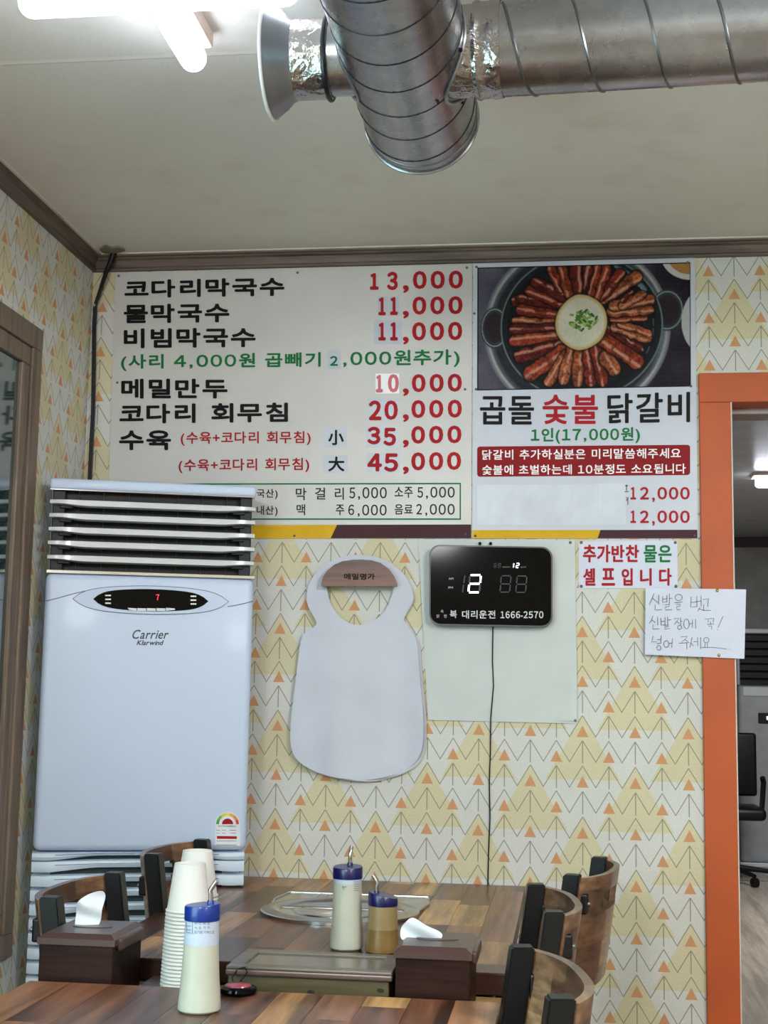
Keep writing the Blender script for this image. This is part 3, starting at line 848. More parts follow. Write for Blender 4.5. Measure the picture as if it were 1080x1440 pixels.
text('비빔막국수', 174, 462, 359.5, 490, 'b1k', U1, bold=BK, y0r=460.5, y1r=488)
text('(사리 4,000원 곱빼기', 170, 498.5, 451, 522, 'b1g', U1, bold=0.7, y0r=495, y1r=519)
text('2', 464, 500.5, 475, 514.5, 'b1g', U1, bold=0.7)
text(',000원추가)', 482.5, 493, 646.5, 519, 'b1g', U1, bold=0.7, y0r=491, y1r=516)
text('메밀만두', 170.5, 532.5, 320, 560.5, 'b1k', U1, bold=BK)
text('코다리 회무침', 168, 568, 405, 596, 'b1k', U1, bold=BK, y0r=566, y1r=593.5)
text('수육', 167.5, 605, 240.5, 633, 'b1k', U1, bold=BK)
text('(수육+코다리 회무침)', 254, 607, 437, 627, 'b1r', U1, bold=0.5, y0r=606, y1r=626)
text('(수육+코다리 회무침)', 251, 645.5, 435, 665.5, 'b1r', U1, bold=0.5, y0r=643.5, y1r=664)
text('小', 461.5, 604.5, 483.5, 626, 'b1k', U1, bold=0.7); text('大', 461.5, 642, 484.5, 663, 'b1k', U1, bold=0.7)
BR = 1.5
rows = [(381, 406.5, 580.5, 651), (417, 442.5, 580, 650.5), (453, 479, 579.5, 650), (526, 551.5, 579, 649.5), (562.5, 588, 578.5, 649.5), (599, 624, 578.3, 649), (636, 661.5, 578.3, 648.5)]
for (ya, yb, xa, xb_) in rows:
    text('0', xa, ya, xa + 19.5, yb, 'b1r', U1, bold=BR); text('0', xa + 25, ya - .3, xa + 45, yb - .3, 'b1r', U1, bold=BR); text('0', xb_ - 20, ya - .6, xb_, yb - .6, 'b1r', U1, bold=BR)
    text(',', 566.5, yb - 5.5, 575, yb + 5.5, 'b1r', U1, bold=1.2)
def digit(s, xa, ya, xb_, yb, key='b1r'): text(s, xa, ya, xb_, yb, key, U1, bold=BR)
digit('1', 520, 384, 532.5, 407.5); digit('3', 544, 382, 559.5, 408)
digit('1', 532, 418, 542.5, 443.5); digit('1', 548.5, 417.5, 559.5, 443)
digit('1', 532, 453.5, 542.5, 479); digit('1', 548.5, 453, 559.5, 479)
digit('1', 528.5, 527, 538.5, 552, 'b1p'); digit('0', 545.5, 526, 561, 552, 'b1p')
digit('2', 518.5, 563, 536.5, 591); digit('0', 540.5, 563, 559.5, 590.5)
digit('3', 516.5, 600, 535, 625); digit('5', 539, 601.5, 557, 627)
digit('4', 516.5, 637.5, 537, 663); digit('5', 540, 637.5, 560, 663.5)
S = 0.3
text('국산)', 361, 687.5, 390.5, 702, 'b1s', U1, bold=S); text('내산)', 361, 711, 390.5, 726, 'b1s', U1, bold=S)
for s_, xa, xb_, ya, yb in (('막', 415.8, 431, 686, 703.5), ('걸', 443, 457.6, 685.5, 702.5), ('리', 470.8, 483.6, 685.5, 703), ('5', 491.2, 499.5, 685.5, 701), (',000', 503.5, 544, 685, 703), ('소주', 554.8, 580.5, 684.5, 700), ('5', 586.9, 595, 685, 700), (',000', 599, 639.5, 684.5, 702),
                            ('맥', 417, 429.2, 709, 724.8), ('주', 472, 484.2, 709.5, 724.5), ('6', 489.7, 498, 709.5, 724.5), (',000', 503, 543.8, 709.5, 727), ('음료', 554.8, 580.5, 709, 723.5), ('2', 585.4, 593.5, 708.5, 723.5), (',000', 598, 639.5, 708.5, 726)):
    text(s_, xa, ya, xb_, yb, 'b1s', U1, bold=S)
# pins of the banner
def pin(x, y, parent, off=0.0034, m=None, r=0.0035):
    c0 = onY(x, y, -off + 0.001)
    bm = NB(); lathe(bm, [(r, 0), (r, 0.001), (r * 0.6, 0.003), (0.0004, 0.0035)], 12, c0, True, Vector((0, -1, 0))); obj('pin', bm, m or m_pin, parent, smooth=True)
for q in ((167, 388), (418.5, 383.5), (656.5, 376.5), (165, 538), (654, 547.5), (414, 753.5), (654.5, 751.5)): pin(*q, bn)

bn2 = thing('menu_banner', 'smaller banner with skillet photograph next to the orange doorway', 'sign', tuple(onY(822, 757)))
bm = slab_px([(665.5, 371), (977.5, 362.5), (981, 757.5), (664, 757.5)], BW, 0.003); obj('sheet', bm, m_print2, bn2)
bm = slab_px([(664.6, 745.5), (844.5, 745.3), (840.3, 757), (664.6, 757.2)], P1, 0.0003); obj('yellow_band', bm, m_yel, bn2)
bm = slab_px([(844.5, 745.3), (980.6, 745), (980.7, 757), (840.3, 757)], P1, 0.0003); obj('brown_band', bm, m_brown, bn2)
bm = slab_px([(671.3, 376.3), (970.8, 368.9), (971.6, 543.6), (671, 549.2)], P1, 0.0003); obj('photo_border', bm, m_black, bn2)
def rrect(x0, y0, x1, y1, r, n=4, dyr=0.0):
    out = []
    for cx_, cy_, a0 in ((x1 - r, y1 - r, 0), (x0 + r, y1 - r, PI / 2), (x0 + r, y0 + r, PI), (x1 - r, y0 + r, 3 * PI / 2)):
        for i in range(n + 1):
            a = a0 + PI / 2 * i / n; x = cx_ + r * math.cos(a); out.append((x, cy_ + r * math.sin(a) + dyr * (x - x0) / (x1 - x0)))
    return out
bm = slab_px(rrect(671, 628, 970.5, 670.5, 4, 4, -2.5), P1, 0.0003); obj('red_panel', bm, m_darkred, bn2)
patch(671, 682, 803.5, 738.5, plain('patch_dim', (196, 204, 216), 0.35), bn2); patch(804, 682, 840.5, 738.5, plain('patch_dim'), bn2) if False else None
m_pd = plain('patch_dim', (172, 182, 196), 0.35)
patch(671, 682, 803.5, 738.5, m_pd, bn2, up=UPW(0.0036)); patch(804, 681, 840.5, 738, m_pd, bn2); patch(841, 680, 880, 737.5, m_pd, bn2)
PARTS['b2k'] = ('black_lettering', m_black, bn2, None); PARTS['b2r'] = ('red_lettering', m_red, bn2, None); PARTS['b2g'] = ('green_lettering', m_green, bn2, None); PARTS['b2w'] = ('white_lettering', m_white_ink, bn2, None)
text('곱돌', 675, 557, 751, 597, 'b2k', U1, bold=0.9); text('숯불', 763, 555, 841, 596.5, 'b2r', U1, bold=1.0); text('닭갈비', 854, 553.5, 970.5, 596, 'b2k', U1, bold=0.9, y0r=551, y1r=593.5)
text('1인(17,000원)', 746.5, 602, 900, 624.5, 'b2g', U1, bold=0.6, y0r=600.5, y1r=623)
text('닭갈비 추가하실분은 미리말씀해주세요', 678, 632.5, 957.5, 646.8, 'b2w', U1, bold=0.35, y0r=630, y1r=644.5)
text('숯불에 초벌하는데 10분정도 소요됩니다', 678, 654, 964.5, 668, 'b2w', U1, bold=0.35, y0r=651.8, y1r=666)
for ya in (684.5, 717.5):
    for ch, xa, xb_ in (('1', 886.5, 894.5), ('2', 900, 912.5), ('0', 924.5, 938), ('0', 940.5, 954), ('0', 956.5, 970)):
        text(ch, xa, ya + 0.3, xb_, ya + 18, 'b2r', U1, bold=0.7)
    text(',', 917, ya + 15, 921, ya + 22, 'b2r', U1, bold=0.5)
stroke([(879, 683), (883.5, 683)], 0.0009, 'b2k', U1); stroke([(881, 681.5), (881, 690)], 0.0009, 'b2k', U1); stroke([(878.5, 691.5), (884, 691)], 0.0009, 'b2k', U1)
stroke([(880, 700), (884, 699.5), (880.5, 704)], 0.0008, 'b2k', U1); stroke([(883, 701), (883, 710)], 0.0008, 'b2k', U1)
for q in ((670, 375.5), (967, 369), (669.5, 547.5), (971.5, 543), (667, 441), (668.5, 753.5), (976.5, 753.5)): pin(*q, bn2)

# the skillet photograph: colours painted per vertex on a fine flat grid (a flat print)
GX, GY = 330, 190
def paint():
    X, Y = np.meshgrid(np.linspace(27, 1056, GX), np.linspace(45, 630, GY))
    im = np.zeros((GY, GX, 3))
    def sm(a, b, x): t_ = np.clip((x - a) / (b - a), 0, 1); return t_ * t_ * (3 - 2 * t_)
    def nz(sc, seed):
        r_ = np.random.default_rng(seed); g = r_.random((int(GY / sc) + 3, int(GX / sc) + 3))
        yy = np.arange(GY)[:, None] / sc; xx = np.arange(GX)[None, :] / sc
        y0 = yy.astype(int); x0 = xx.astype(int); fy = yy - y0; fx = xx - x0
        return (g[y0, x0] * (1 - fy) * (1 - fx) + g[y0 + 1, x0] * fy * (1 - fx) + g[y0, x0 + 1] * (1 - fy) * fx + g[y0 + 1, x0 + 1] * fy * fx)
    N1, N2, N3 = nz(26, 1), nz(7, 2), nz(2.2, 3)
    def put(mask, c): im[:] = im * (1 - mask[..., None]) + np.asarray(c, float) * mask[..., None] if np.ndim(c) == 1 else im * (1 - mask[..., None]) + c * mask[..., None]
    im[:] = np.array([62, 60, 74]); put(sm(300, 60, X), [104, 102, 118]); put(sm(860, 900, X), [48, 42, 54])
    im[:] += ((N1 - 0.5) * 34)[..., None]
    put((X > 900) * (np.abs((Y % 22) - 11) < 1.5) * 0.5, [70, 62, 74])
    def ell(cx_, cy_, a, b): return np.sqrt(((X - cx_) / a) ** 2 + ((Y - cy_) / b) ** 2)
    e = ell(510, 345, 455, 425)
    put(sm(1.01, 0.99, e), [132, 134, 140]); put(sm(0.985, 0.96, e), [176, 176, 178]); put(sm(0.955, 0.93, e), [98, 100, 108]); put(sm(0.93, 0.88, e), [52, 56, 62])
    put(sm(1.0, 0.9, e) * sm(860, 940, X) * sm(250, 420, Y) * 0.7, [128, 140, 140])
    for cx_, cy_, a, b in ((108, 335, 64, 92), (948, 268, 74, 92)):
        h = ell(cx_, cy_, a, b); put(sm(0.86, 0.84, h), [58, 46, 56]); put(sm(0.2, 0.1, np.abs(h - 0.93)), [60, 74, 76]); put(sm(0.05, 0.02, np.abs(h - 0.97)), [150, 156, 158])
    p_ = ell(532, 335, 396, 352)
    put(sm(1.005, 0.995, p_), [118, 132, 136]); put(sm(0.985, 0.975, p_), [36, 44, 48]); put(sm(0.93, 0.9, p_), [28, 33, 36])
    put(sm(0.9, 0.8, p_) * (N2 > 0.55) * 0.3, [60, 66, 66])
    put(sm(0.02, 0.0, np.abs(ell(532, 335, 350, 320) - 1)) * sm(760, 860, X) * 0.6 * (N2 > .35), [120, 150, 165])
    put(sm(0.06, 0.02, np.abs(ell(560, 330, 330, 300) - 1)) * (X > 640) * (Y < 200) * (N2 > .4) * 0.7, [150, 175, 195])
    S_ = [(215, 205, 440, 245, 24), (240, 250, 420, 280, 26), (235, 195, 445, 235, 22), (285, 160, 440, 225, 26), (310, 120, 440, 190, 24), (385, 60, 430, 150, 22), (215, 305, 400, 325, 22), (205, 345, 400, 345, 24), (205, 400, 410, 385, 26), (235, 475, 425, 430, 30), (285, 560, 440, 460, 34), (375, 600, 455, 470, 22), (445, 590, 485, 455, 26), (515, 600, 525, 455, 26), (580, 600, 565, 450, 26), (635, 600, 605, 440, 28), (690, 540, 655, 490, 34), (800, 510, 640, 400, 34), (815, 450, 665, 350, 20), (850, 400, 700, 345, 24), (860, 375, 720, 330, 16), (835, 300, 690, 305, 18), (860, 265, 680, 270, 24), (865, 215, 690, 240, 24), (830, 190, 730, 240, 18), (775, 180, 735, 215, 12), (800, 105, 640, 205, 28), (720, 90, 630, 190, 26), (655, 60, 605, 190, 24), (610, 60, 575, 175, 20), (555, 60, 530, 170, 30), (505, 60, 510, 170, 28), (440, 55, 470, 175, 22)]
    r_ = np.random.default_rng(11)
    for (ax_, ay_, bx, by, wd) in S_:
        dx, dy_ = bx - ax_, by - ay_; L2 = dx * dx + dy_ * dy_; Ln = math.sqrt(L2)
        tt = ((X - ax_) * dx + (Y - ay_) * dy_) / L2; off = ((X - ax_) * -dy_ + (Y - ay_) * dx) / Ln
        tc = np.clip(tt, 0, 1); wv = off + (N2 - 0.5) * 11; wd = wd * 1.08
        dist = np.sqrt((wv) ** 2 + ((tt - tc) * Ln) ** 2) / wd
        put(sm(1.35, 1.05, dist) * 0.75, [22, 18, 18])
        base = np.array([[128, 48, 32], [146, 66, 42], [104, 38, 28], [158, 92, 58]][r_.integers(4)], float)
        c_ = base[None, None] * (0.5 + 1.0 * (0.5 * N3 + 0.5 * N2)[..., None])
        k = r_.uniform(-0.5, 0.3)
        hl = sm(0.34, 0.10, np.abs(wv / wd - k)) * (0.35 + 0.65 * (N2 > 0.38))
        pale = np.array([216, 172, 152], float)
        c_ = c_ * (1 - hl[..., None] * 0.75) + pale * hl[..., None] * 0.75
        ed = sm(0.75, 1.0, dist)[..., None]
        c_ = c_ * (1 - 0.45 * ed)
        put(sm(1.04, 0.94, dist), c_)
    g = ell(533, 318, 128, 130) + (N1 - 0.5) * 0.12
    put(sm(1.12, 1.0, g) * 0.8, [60, 34, 24]); put(sm(1.02, 0.98, g), [204, 182, 128]); c_ = np.array([216, 214, 196.]) * (0.93 + 0.12 * N1[..., None]); put(sm(0.97, 0.82, g), c_)
    put(sm(0.25, 0.0, ell(590, 385, 70, 50)) * 0.0, [215, 190, 120])
    for i in range(60):
        a = r_.uniform(0, 2 * PI); q = r_.uniform(0, 1) ** 0.7; cx_, cy_ = 540 + 72 * q * math.cos(a), 308 + 50 * q * math.sin(a)
        th = r_.uniform(0, PI); dx = (X - cx_) * math.cos(th) + (Y - cy_) * math.sin(th); dy_ = -(X - cx_) * math.sin(th) + (Y - cy_) * math.cos(th)
        put(((dx / 13) ** 2 + (dy_ / 6) ** 2 < 1) * 1.0, [[92, 134, 62], [140, 172, 92], [70, 108, 50], [168, 190, 120]][r_.integers(4)])
    q = ell(1062, 0, 145, 125); put(sm(1.01, 0.98, q), [206, 204, 204]); put(sm(0.8, 0.77, q), [178, 138, 84])
    q = ell(1140, 325, 125, 165); put(sm(1.01, 0.98, q), [190, 192, 196])
    im[:] += ((N3 - 0.5) * 12)[..., None]
    return np.clip(im, 8, 235)
PIX = (paint() / 255.0) ** 1.18 * 232
q4 = [UPW(0.0037)(*p) for p in ((672.9, 377.8), (969.9, 370.4), (970.4, 542.2), (672.6, 547.6))]
us = np.linspace(0, 1, GX)[None, :, None]; vs = np.linspace(0, 1, GY)[:, None, None]
Pq = [np.array(v) for v in q4]
co = (Pq[0] * (1 - us) * (1 - vs) + Pq[1] * us * (1 - vs) + Pq[3] * (1 - us) * vs + Pq[2] * us * vs).reshape(-1, 3) - np.array(bn2.location)
idx = np.arange(GX * GY).reshape(GY, GX)
fc = np.stack([idx[:-1, :-1], idx[1:, :-1], idx[1:, 1:], idx[:-1, 1:]], -1).reshape(-1, 4)
me = bpy.data.meshes.new('skillet_photo'); me.from_pydata(co.tolist(), [], fc.tolist())
at = me.color_attributes.new('print', 'FLOAT_COLOR', 'POINT')
lin = PIX / 255.0; lin = np.where(lin <= 0.04045, lin / 12.92, ((lin + 0.055) / 1.055) ** 2.4)
at.data.foreach_set('color', np.concatenate([lin, np.ones(lin.shape[:2] + (1,))], -1).astype(np.float32).ravel())
m_ph, nt, bs = nmat('photo_print')
an = nt.nodes.new('ShaderNodeAttribute'); an.attribute_name = 'print'; link(nt, an.outputs['Color'], bs.inputs['Base Color']); bs.inputs['Roughness'].default_value = 0.45; bs.inputs['Specular IOR Level'].default_value = 0.1
me.materials.append(m_ph)
o = bpy.data.objects.new('skillet_photo', me); COL.objects.link(o); o.parent = bn2

# ------------------------------------------------------------------ small sheets on the wall
def sheet_px(outline, Y, th, disp=None, step=0.012, mat=None, name='sheet', parent=None, hole=None, up=None, smooth=True):
    """thin sheet of any outline; disp(x,z) pushes it out of its plane"""
    up = up or (lambda x, y: onY(x, y, Y))
    bm = NB()
    def loop(pts):
        vs = [bm.verts.new(up(*p)) for p in pts]
        return [bm.edges.new((vs[i], vs[(i + 1) % len(vs)])) for i in range(len(vs))]
    es = loop(outline)
    if hole: es += loop(hole)
    bmesh.ops.triangle_fill(bm, edges=es, use_beauty=True, use_dissolve=False)
    xs = [v.co.x for v in bm.verts]; zs = [v.co.z for v in bm.verts]
    for k in range(1, int((max(xs) - min(xs)) / step) + 1):
        bmesh.ops.bisect_plane(bm, geom=bm.verts[:] + bm.edges[:] + bm.faces[:], plane_co=(min(xs) + k * step, 0, 0), plane_no=(1, 0, 0))
    for k in range(1, int((max(zs) - min(zs)) / step) + 1):
        bmesh.ops.bisect_plane(bm, geom=bm.verts[:] + bm.edges[:] + bm.faces[:], plane_co=(0, 0, min(zs) + k * step), plane_no=(0, 0, 1))
    if disp:
        for v in bm.verts: v.co.y += disp(v.co.x, v.co.z)
    r = bmesh.ops.extrude_face_region(bm, geom=bm.faces[:])
    for v in r['geom']:
        if isinstance(v, bmesh.types.BMVert): v.co.y -= th
    return obj(name, bm, mat, parent, smooth=smooth)

ws = thing('white_sheet', 'blank white cloth sheet pinned on the wall behind the digital clock', 'sheet', tuple(onY(705, 1015)))
sheet_px([(588, 758), (808.5, 760), (812.5, 1017.5), (704, 1015), (602, 1012.5)], -0.003, 0.001, lambda x, z: -0.0015 * math.sin(x * 60) * math.sin(z * 23), 0.03, m_cloth, 'cloth', ws)
sheet_px([(811, 932), (811.8, 1014), (780, 1013)], -0.0052, 0.0008, None, 0.03, m_cloth, 'corner_fold', ws)
for q in ((802, 763), (809, 1013)): pin(*q, ws, 0.005, r=0.004)

sg = thing('small_sign', 'small white sign with red and green lettering right of the clock', 'sign', tuple(onY(883, 827)))
bm = slab_px([(814, 761.5), (952.5, 760.5), (953, 827.5), (814.2, 827.5)], BW, 0.002); obj('sheet', bm, m_paper, sg)
U3 = UPW(0.0028)
PARTS['sgr'] = ('red_lettering', m_red, sg, None); PARTS['sgg'] = ('green_lettering', m_green, sg, None)
text('추가반찬', 819.7, 766, 898.7, 791, 'sgr', U3, bold=0.8); text('물은', 905, 766.5, 944.5, 791, 'sgg', U3, bold=0.7)
for ch, xa, xb_ in (('셀', 820, 837.4), ('프', 846, 865), ('입', 874, 889.8), ('니', 900, 916.5), ('다', 926.8, 944.6)): text(ch, xa, 799, xb_, 823.7, 'sgr', U3, bold=0.8)
for q in ((817.5, 763), (949.5, 763), (817.5, 824.5), (950.5, 824.5)): pin(*q, sg, 0.0024, r=0.004)

nt_ = thing('handwritten_note', 'handwritten paper note pinned across the orange door frame', 'note', tuple(onY(978, 925, -0.018)))
sheet_px([(908, 827), (1049, 829), (1046.5, 926.5), (907, 920.5)], -0.0165, 0.0006, lambda x, z: -0.003 * math.sin((x - 0.15) * 9) - 0.0012 * (1.48 - z) * 3, 0.02, m_paper, 'paper', nt_)
UN = lambda x, y: onY(905 + x / 7.448, 825 + y / 7.448, -0.0215)
PARTS['note'] = ('handwriting', m_pen, nt_, None)
def circ(cx_, cy_, a, b): return [(cx_ + a * math.sin(i * PI / 6), cy_ - b * math.cos(i * PI / 6)) for i in range(13)]
HW = [[(110, 70), (95, 110), (60, 190)], [(95, 118), (122, 142), (150, 168)], [(160, 85), (158, 185)], [(120, 190), (122, 245), (190, 238)],
 [(200, 100), (200, 165), (245, 158)], [(245, 90), (245, 160)], [(200, 130), (245, 125)], [(272, 75), (270, 180)], [(270, 125), (300, 120)], [(225, 190), (270, 187), (265, 207), (230, 212), (230, 245), (300, 240)],
 circ(368, 112, 38, 33), [(322, 168), (408, 160)], [(345, 185), (385, 182), (380, 205), (348, 208), (350, 240), (385, 240)],
 [(497, 105), (495, 215), (560, 208)], [(557, 100), (560, 210)], [(497, 165), (557, 158)], [(560, 155), (600, 150)], [(602, 95), (604, 205)], [(592, 215), (568, 255)], [(585, 232), (625, 246)],
 [(625, 135), (680, 125), (672, 210)], [(628, 185), (628, 245)], [(615, 248), (705, 248)],
 [(100, 305), (85, 345), (60, 385)], [(85, 350), (125, 375)], [(148, 315), (148, 405)], [(100, 395), (100, 445), (165, 440)],
 [(180, 330), (185, 405), (225, 395)], [(225, 320), (225, 395)], [(185, 365), (225, 360)], [(252, 315), (252, 395)], [(252, 350), (290, 345)], [(215, 405), (262, 400), (258, 418), (222, 422), (222, 445), (280, 438)],
 [(318, 335), (370, 330), (345, 365), (320, 395)], [(348, 362), (375, 385)], [(388, 325), (388, 400)], [(388, 365), (408, 360)], circ(378, 425, 22, 22),
 circ(450, 390, 28, 52), [(478, 388), (510, 385)], [(512, 345), (512, 430)], [(545, 340), (545, 440)],
 [(643, 340), (680, 335), (675, 375)], [(690, 335), (735, 332), (728, 372)], [(700, 365), (700, 392)], [(665, 395), (740, 390)], [(680, 412), (715, 410), (712, 445)], [(832, 308), (806, 370), (780, 428)], [(772, 449), (774, 455)],
 [(100, 515), (85, 580), (135, 575)], [(140, 555), (180, 550)], [(184, 510), (181, 595)], [(138, 597), (176, 592)], circ(160, 640, 22, 25),
 circ(238, 600, 27, 35), [(265, 595), (298, 590)], [(302, 545), (296, 640)],
 [(395, 525), (460, 520), (428, 558), (400, 578)], [(430, 552), (466, 575)], [(372, 592), (480, 585)], [(452, 590), (455, 655)],
 [(508, 530), (495, 590), (485, 640)], [(498, 590), (522, 620)], [(525, 578), (560, 575)], [(566, 530), (567, 620)], [(598, 530), (598, 655)],
 circ(658, 560, 28, 28), [(645, 590), (642, 635)], [(670, 590), (668, 635)], [(605, 638), (720, 635), (870, 652)], [(905, 650), (909, 655)]]
for s_ in HW: stroke(s_, 0.00065, 'note', UN)
for q in ((1008.5, 830.5), (1011, 921.5)): pin(*q, nt_, 0.0215, m_gold, 0.0042)

# ------------------------------------------------------------------ digital clock
ck = thing('digital_clock', 'black rounded wall clock with glowing digit over the white sheet', 'clock', tuple(onY(690, 880, -0.02)))
CF = 0.034
bm = NB()
ol = rrect(603.5, 766, 777, 879, 15, 6, 3.0)
prism(bm, [onY(*p, -CF + 0.004) for p in ol], 0.0); bm.free()
bm = NB(); prism(bm, [onY(x, y, -CF) + Vector((0, CF - 0.006, 0)) for x, y in ol], CF - 0.006)
obj('case', bm, plain('clock_case', (66, 70, 76), 0.35, 0.3), ck)
bm = NB(); prism(bm, [onY(*p, -CF) for p in rrect(605.5, 768, 775, 877, 14, 6, 3.0)], 0.0012); face = obj('face', bm, m_glossblack, ck)
UC = lambda x, y: onY(600 + x / 6.0, 760 + y / 6.0, -(CF + 0.0018))
m_seg = plain('lit_segment', (225, 242, 255), 0.4, var=0, emit=2.6)
m_dim = plain('unlit_segment', (46, 48, 54), 0.5)
def seg7(x0, y0, wd, ht, sl, on, thick, up=UC):
    """returns dict lit/dim lists of prisms; sl = slant"""
    def P_(u, v): return (x0 + u * wd + (1 - v) * sl, y0 + v * ht)
    g = 0.06
    segs = {'a': [(g, 0), (1 - g, 0)], 'd': [(g, 1), (1 - g, 1)], 'g': [(g, .5), (1 - g, .5)], 'f': [(0, g), (0, .5 - g)], 'e': [(0, .5 + g), (0, 1 - g)], 'b': [(1, g), (1, .5 - g)], 'c': [(1, .5 + g), (1, 1 - g)]}
    for k_, ((u0, v0), (u1, v1)) in segs.items():
        a = P_(u0, v0); b = P_(u1, v1); h = thick / 2
        if v0 == v1: q = [(a[0], a[1] - h), (b[0], b[1] - h), (b[0], b[1] + h), (a[0], a[1] + h)]
        else: q = [(a[0] - h, a[1]), (a[0] + h, a[1]), (b[0] + h, b[1]), (b[0] - h, b[1])]
        prism(LIT if k_ in on else DIM, [up(*p) for p in q], 0.0003)
LIT, DIM = NB(), NB()
seg7(352, 292, 92, 146, 14, 'abged', 15)
seg7(618, 298, 82, 138, 12, '', 9); seg7(752, 300, 82, 138, 12, '', 9)
seg7(722, 192, 10, 38, 5, 'bc', 6); seg7(753, 192, 22, 38, 5, 'abged', 6)
seg7(566, 194, 20, 36, 3, '', 4); seg7(602, 194, 20, 36, 3, '', 4)
for q in ([(318, 298), (328, 298), (318, 360), (308, 360)], [(306, 375), (316, 375), (308, 436), (298, 436)]): prism(DIM, [UC(*p) for p in q], 0.0003)
obj('lit_digit', LIT, m_seg, face); obj('unlit_digit', DIM, m_dim, face)
PARTS['ck'] = ('lettering', plain('clock_letter', (196, 200, 204), 0.4), face, None)
PARTS['cks'] = ('small_lettering', plain('clock_letter_dim', (120, 124, 130), 0.4), face, None)
text('복', 195, 588, 255, 655, 'ck', UC, bold=0.35); text('대리운전', 298, 590, 580, 660, 'ck', UC, bold=0.3); text('1666-2570', 622, 597, 985, 657, 'ck', UC, bold=0.25)
for ch, xa, ya in (('속', 118, 584), ('맑', 84, 624), ('편', 145, 624)): text(ch, xa, ya, xa + 24, ya + 28, 'ck', UC, bold=0.0)
text('AM', 186, 313, 224, 331, 'ck', UC, bold=0.0); text('PM', 184, 389, 222, 407, 'ck', UC, bold=0.0)
text('MONTH', 640, 219, 704, 230, 'cks', UC, bold=0.0); text('DATE', 795, 219, 840, 230, 'cks', UC, bold=0.0)
for x in (675, 690):
    c0 = onY(x, 764.5, -0.006); bm = NB(); lathe(bm, [(0.004, 0), (0.004, 0.006), (0.001, 0.008)], 10, c0, True, Vector((0, -1, 0))); obj('hook_screw', bm, m_dark, ck)
bm = NB(); cp = [(693, 870, .012), (693, 890, .008), (692.5, 930, .006), (694, 965, .006), (690, 1010, .006), (689.5, 1060, .005), (688, 1100, .005), (689, 1150, .005), (687, 1200, .005), (686, 1246, .005)]
tube(bm, [onY(x, y, -d) for x, y, d in cp] + [onY(686, 1246, -0.005) + Vector((0, 0, -0.3))], 0.0016, 6)
cb = obj('power_cord', bm, m_dark, ck, smooth=True)

# ------------------------------------------------------------------ aprons on their wooden hanger
K = lambda x, y: (400 + x / 4.114, 760 + y / 4.114)
def smooth_loop(pts, n=4):
    out = []; m_ = len(pts)
    for i in range(m_):
        p0, p1, p2, p3 = (np.array(pts[(i + j - 1) % m_], float) for j in range(4))
        for s_ in range(n):
            t_ = s_ / n; out.append(tuple(0.5 * ((2 * p1) + (-p0 + p2) * t_ + (2 * p0 - 5 * p1 + 4 * p2 - p3) * t_ ** 2 + (-p0 + 3 * p1 - 3 * p2 + p3) * t_ ** 3)))
    return out
OUT = [(430, 84), (540, 98), (640, 150), (705, 215), (742, 300), (745, 350), (715, 405), (690, 452), (715, 500), (765, 580), (778, 700), (790, 850), (804, 1000), (806, 1140), (790, 1230), (740, 1300), (650, 1350), (520, 1380), (400, 1382), (280, 1365), (180, 1335), (100, 1290), (50, 1225), (36, 1130), (45, 1000), (62, 860), (78, 720), (92, 610), (110, 545), (160, 510), (188, 480), (165, 430), (138, 380), (132, 310), (140, 260), (190, 180), (270, 120), (350, 92)]
HOL = [(430, 200), (540, 205), (600, 235), (628, 280), (618, 330), (585, 400), (540, 448), (480, 480), (425, 490), (370, 475), (310, 430), (270, 370), (250, 300), (250, 250), (290, 215), (350, 202)]
m_apron = plain('apron_fabric', (198, 203, 216), 0.8, var=0.02, bmp=0.0005)
m_apron2 = plain('apron_fabric_warm', (204, 202, 192), 0.8, var=0.02, bmp=0.0005)
def bend(amp, ph):
    def f_(x, z):
        h = max(0, min(1, (1.48 - z) / 0.45))
        return -amp * (0.25 + 0.75 * h) * (1 + 0.75 * math.cos((x + 0.555) * 22 + ph)) - 0.0035 * h * math.sin((x + 0.5) * 55 + ph * 3 + z * 3)
    return f_
specs = [((16, 12), 1.0, -0.004, 0.002, 'rearmost white disposable apron on the wooden hanger, touching the wallpaper', m_apron2), ((12, 5), 1.002, -0.009, 0.004, 'middle white disposable apron hanging between two others on the wooden hanger', m_apron), ((0, 0), 1.0, -0.014, 0.007, 'front white disposable bib apron hanging from the half-moon wooden hanger', m_apron)]
for i, ((ox, oy), sc_, Y_, amp, lab, mm) in enumerate(specs):
    o2 = [K(430 + (x - 430) * sc_ + ox * (0.3 if y < 480 else 1), y * sc_ + oy * (0.3 if y < 480 else 1)) for x, y in smooth_loop(OUT, 3)]
    h2 = [K(x + ox * 0.3, y + oy * 0.3) for x, y in smooth_loop(HOL, 3)]
    o = sheet_px(o2, Y_, 0.0007, bend(amp, i * 0.7), 0.014, mm, 'apron', None, h2)
    o['label'] = lab; o['category'] = 'apron'; o['group'] = 'aprons on the wooden hanger'
hg = thing('apron_hanger', 'half-moon wooden hanger board holding the white aprons', 'hanger', tuple(onY(505, 826, -0.03)))
m_hang = wood('hanger_wood', [(104, 58, 40), (136, 84, 60)], 0.4, 0, 50, grain=0.45, coat=0.2)
ho = [K(x, y) for x, y in [(218, 267), (218, 250), (228, 215), (250, 180), (290, 145), (340, 123), (400, 115), (450, 114), (510, 118), (560, 133), (605, 165), (635, 205), (652, 250), (652, 267)]]
bm = NB(); prism(bm, [onY(*p, -0.030) for p in ho], 0.014); obj('board', bm, m_hang, hg)
bm = NB(); 
for x in (430, 560): tube(bm, [onY(*K(x, 235), -0.0305), onY(*K(x, 235), 0.0)], 0.004, 8)
obj('peg', bm, m_pin, hg)
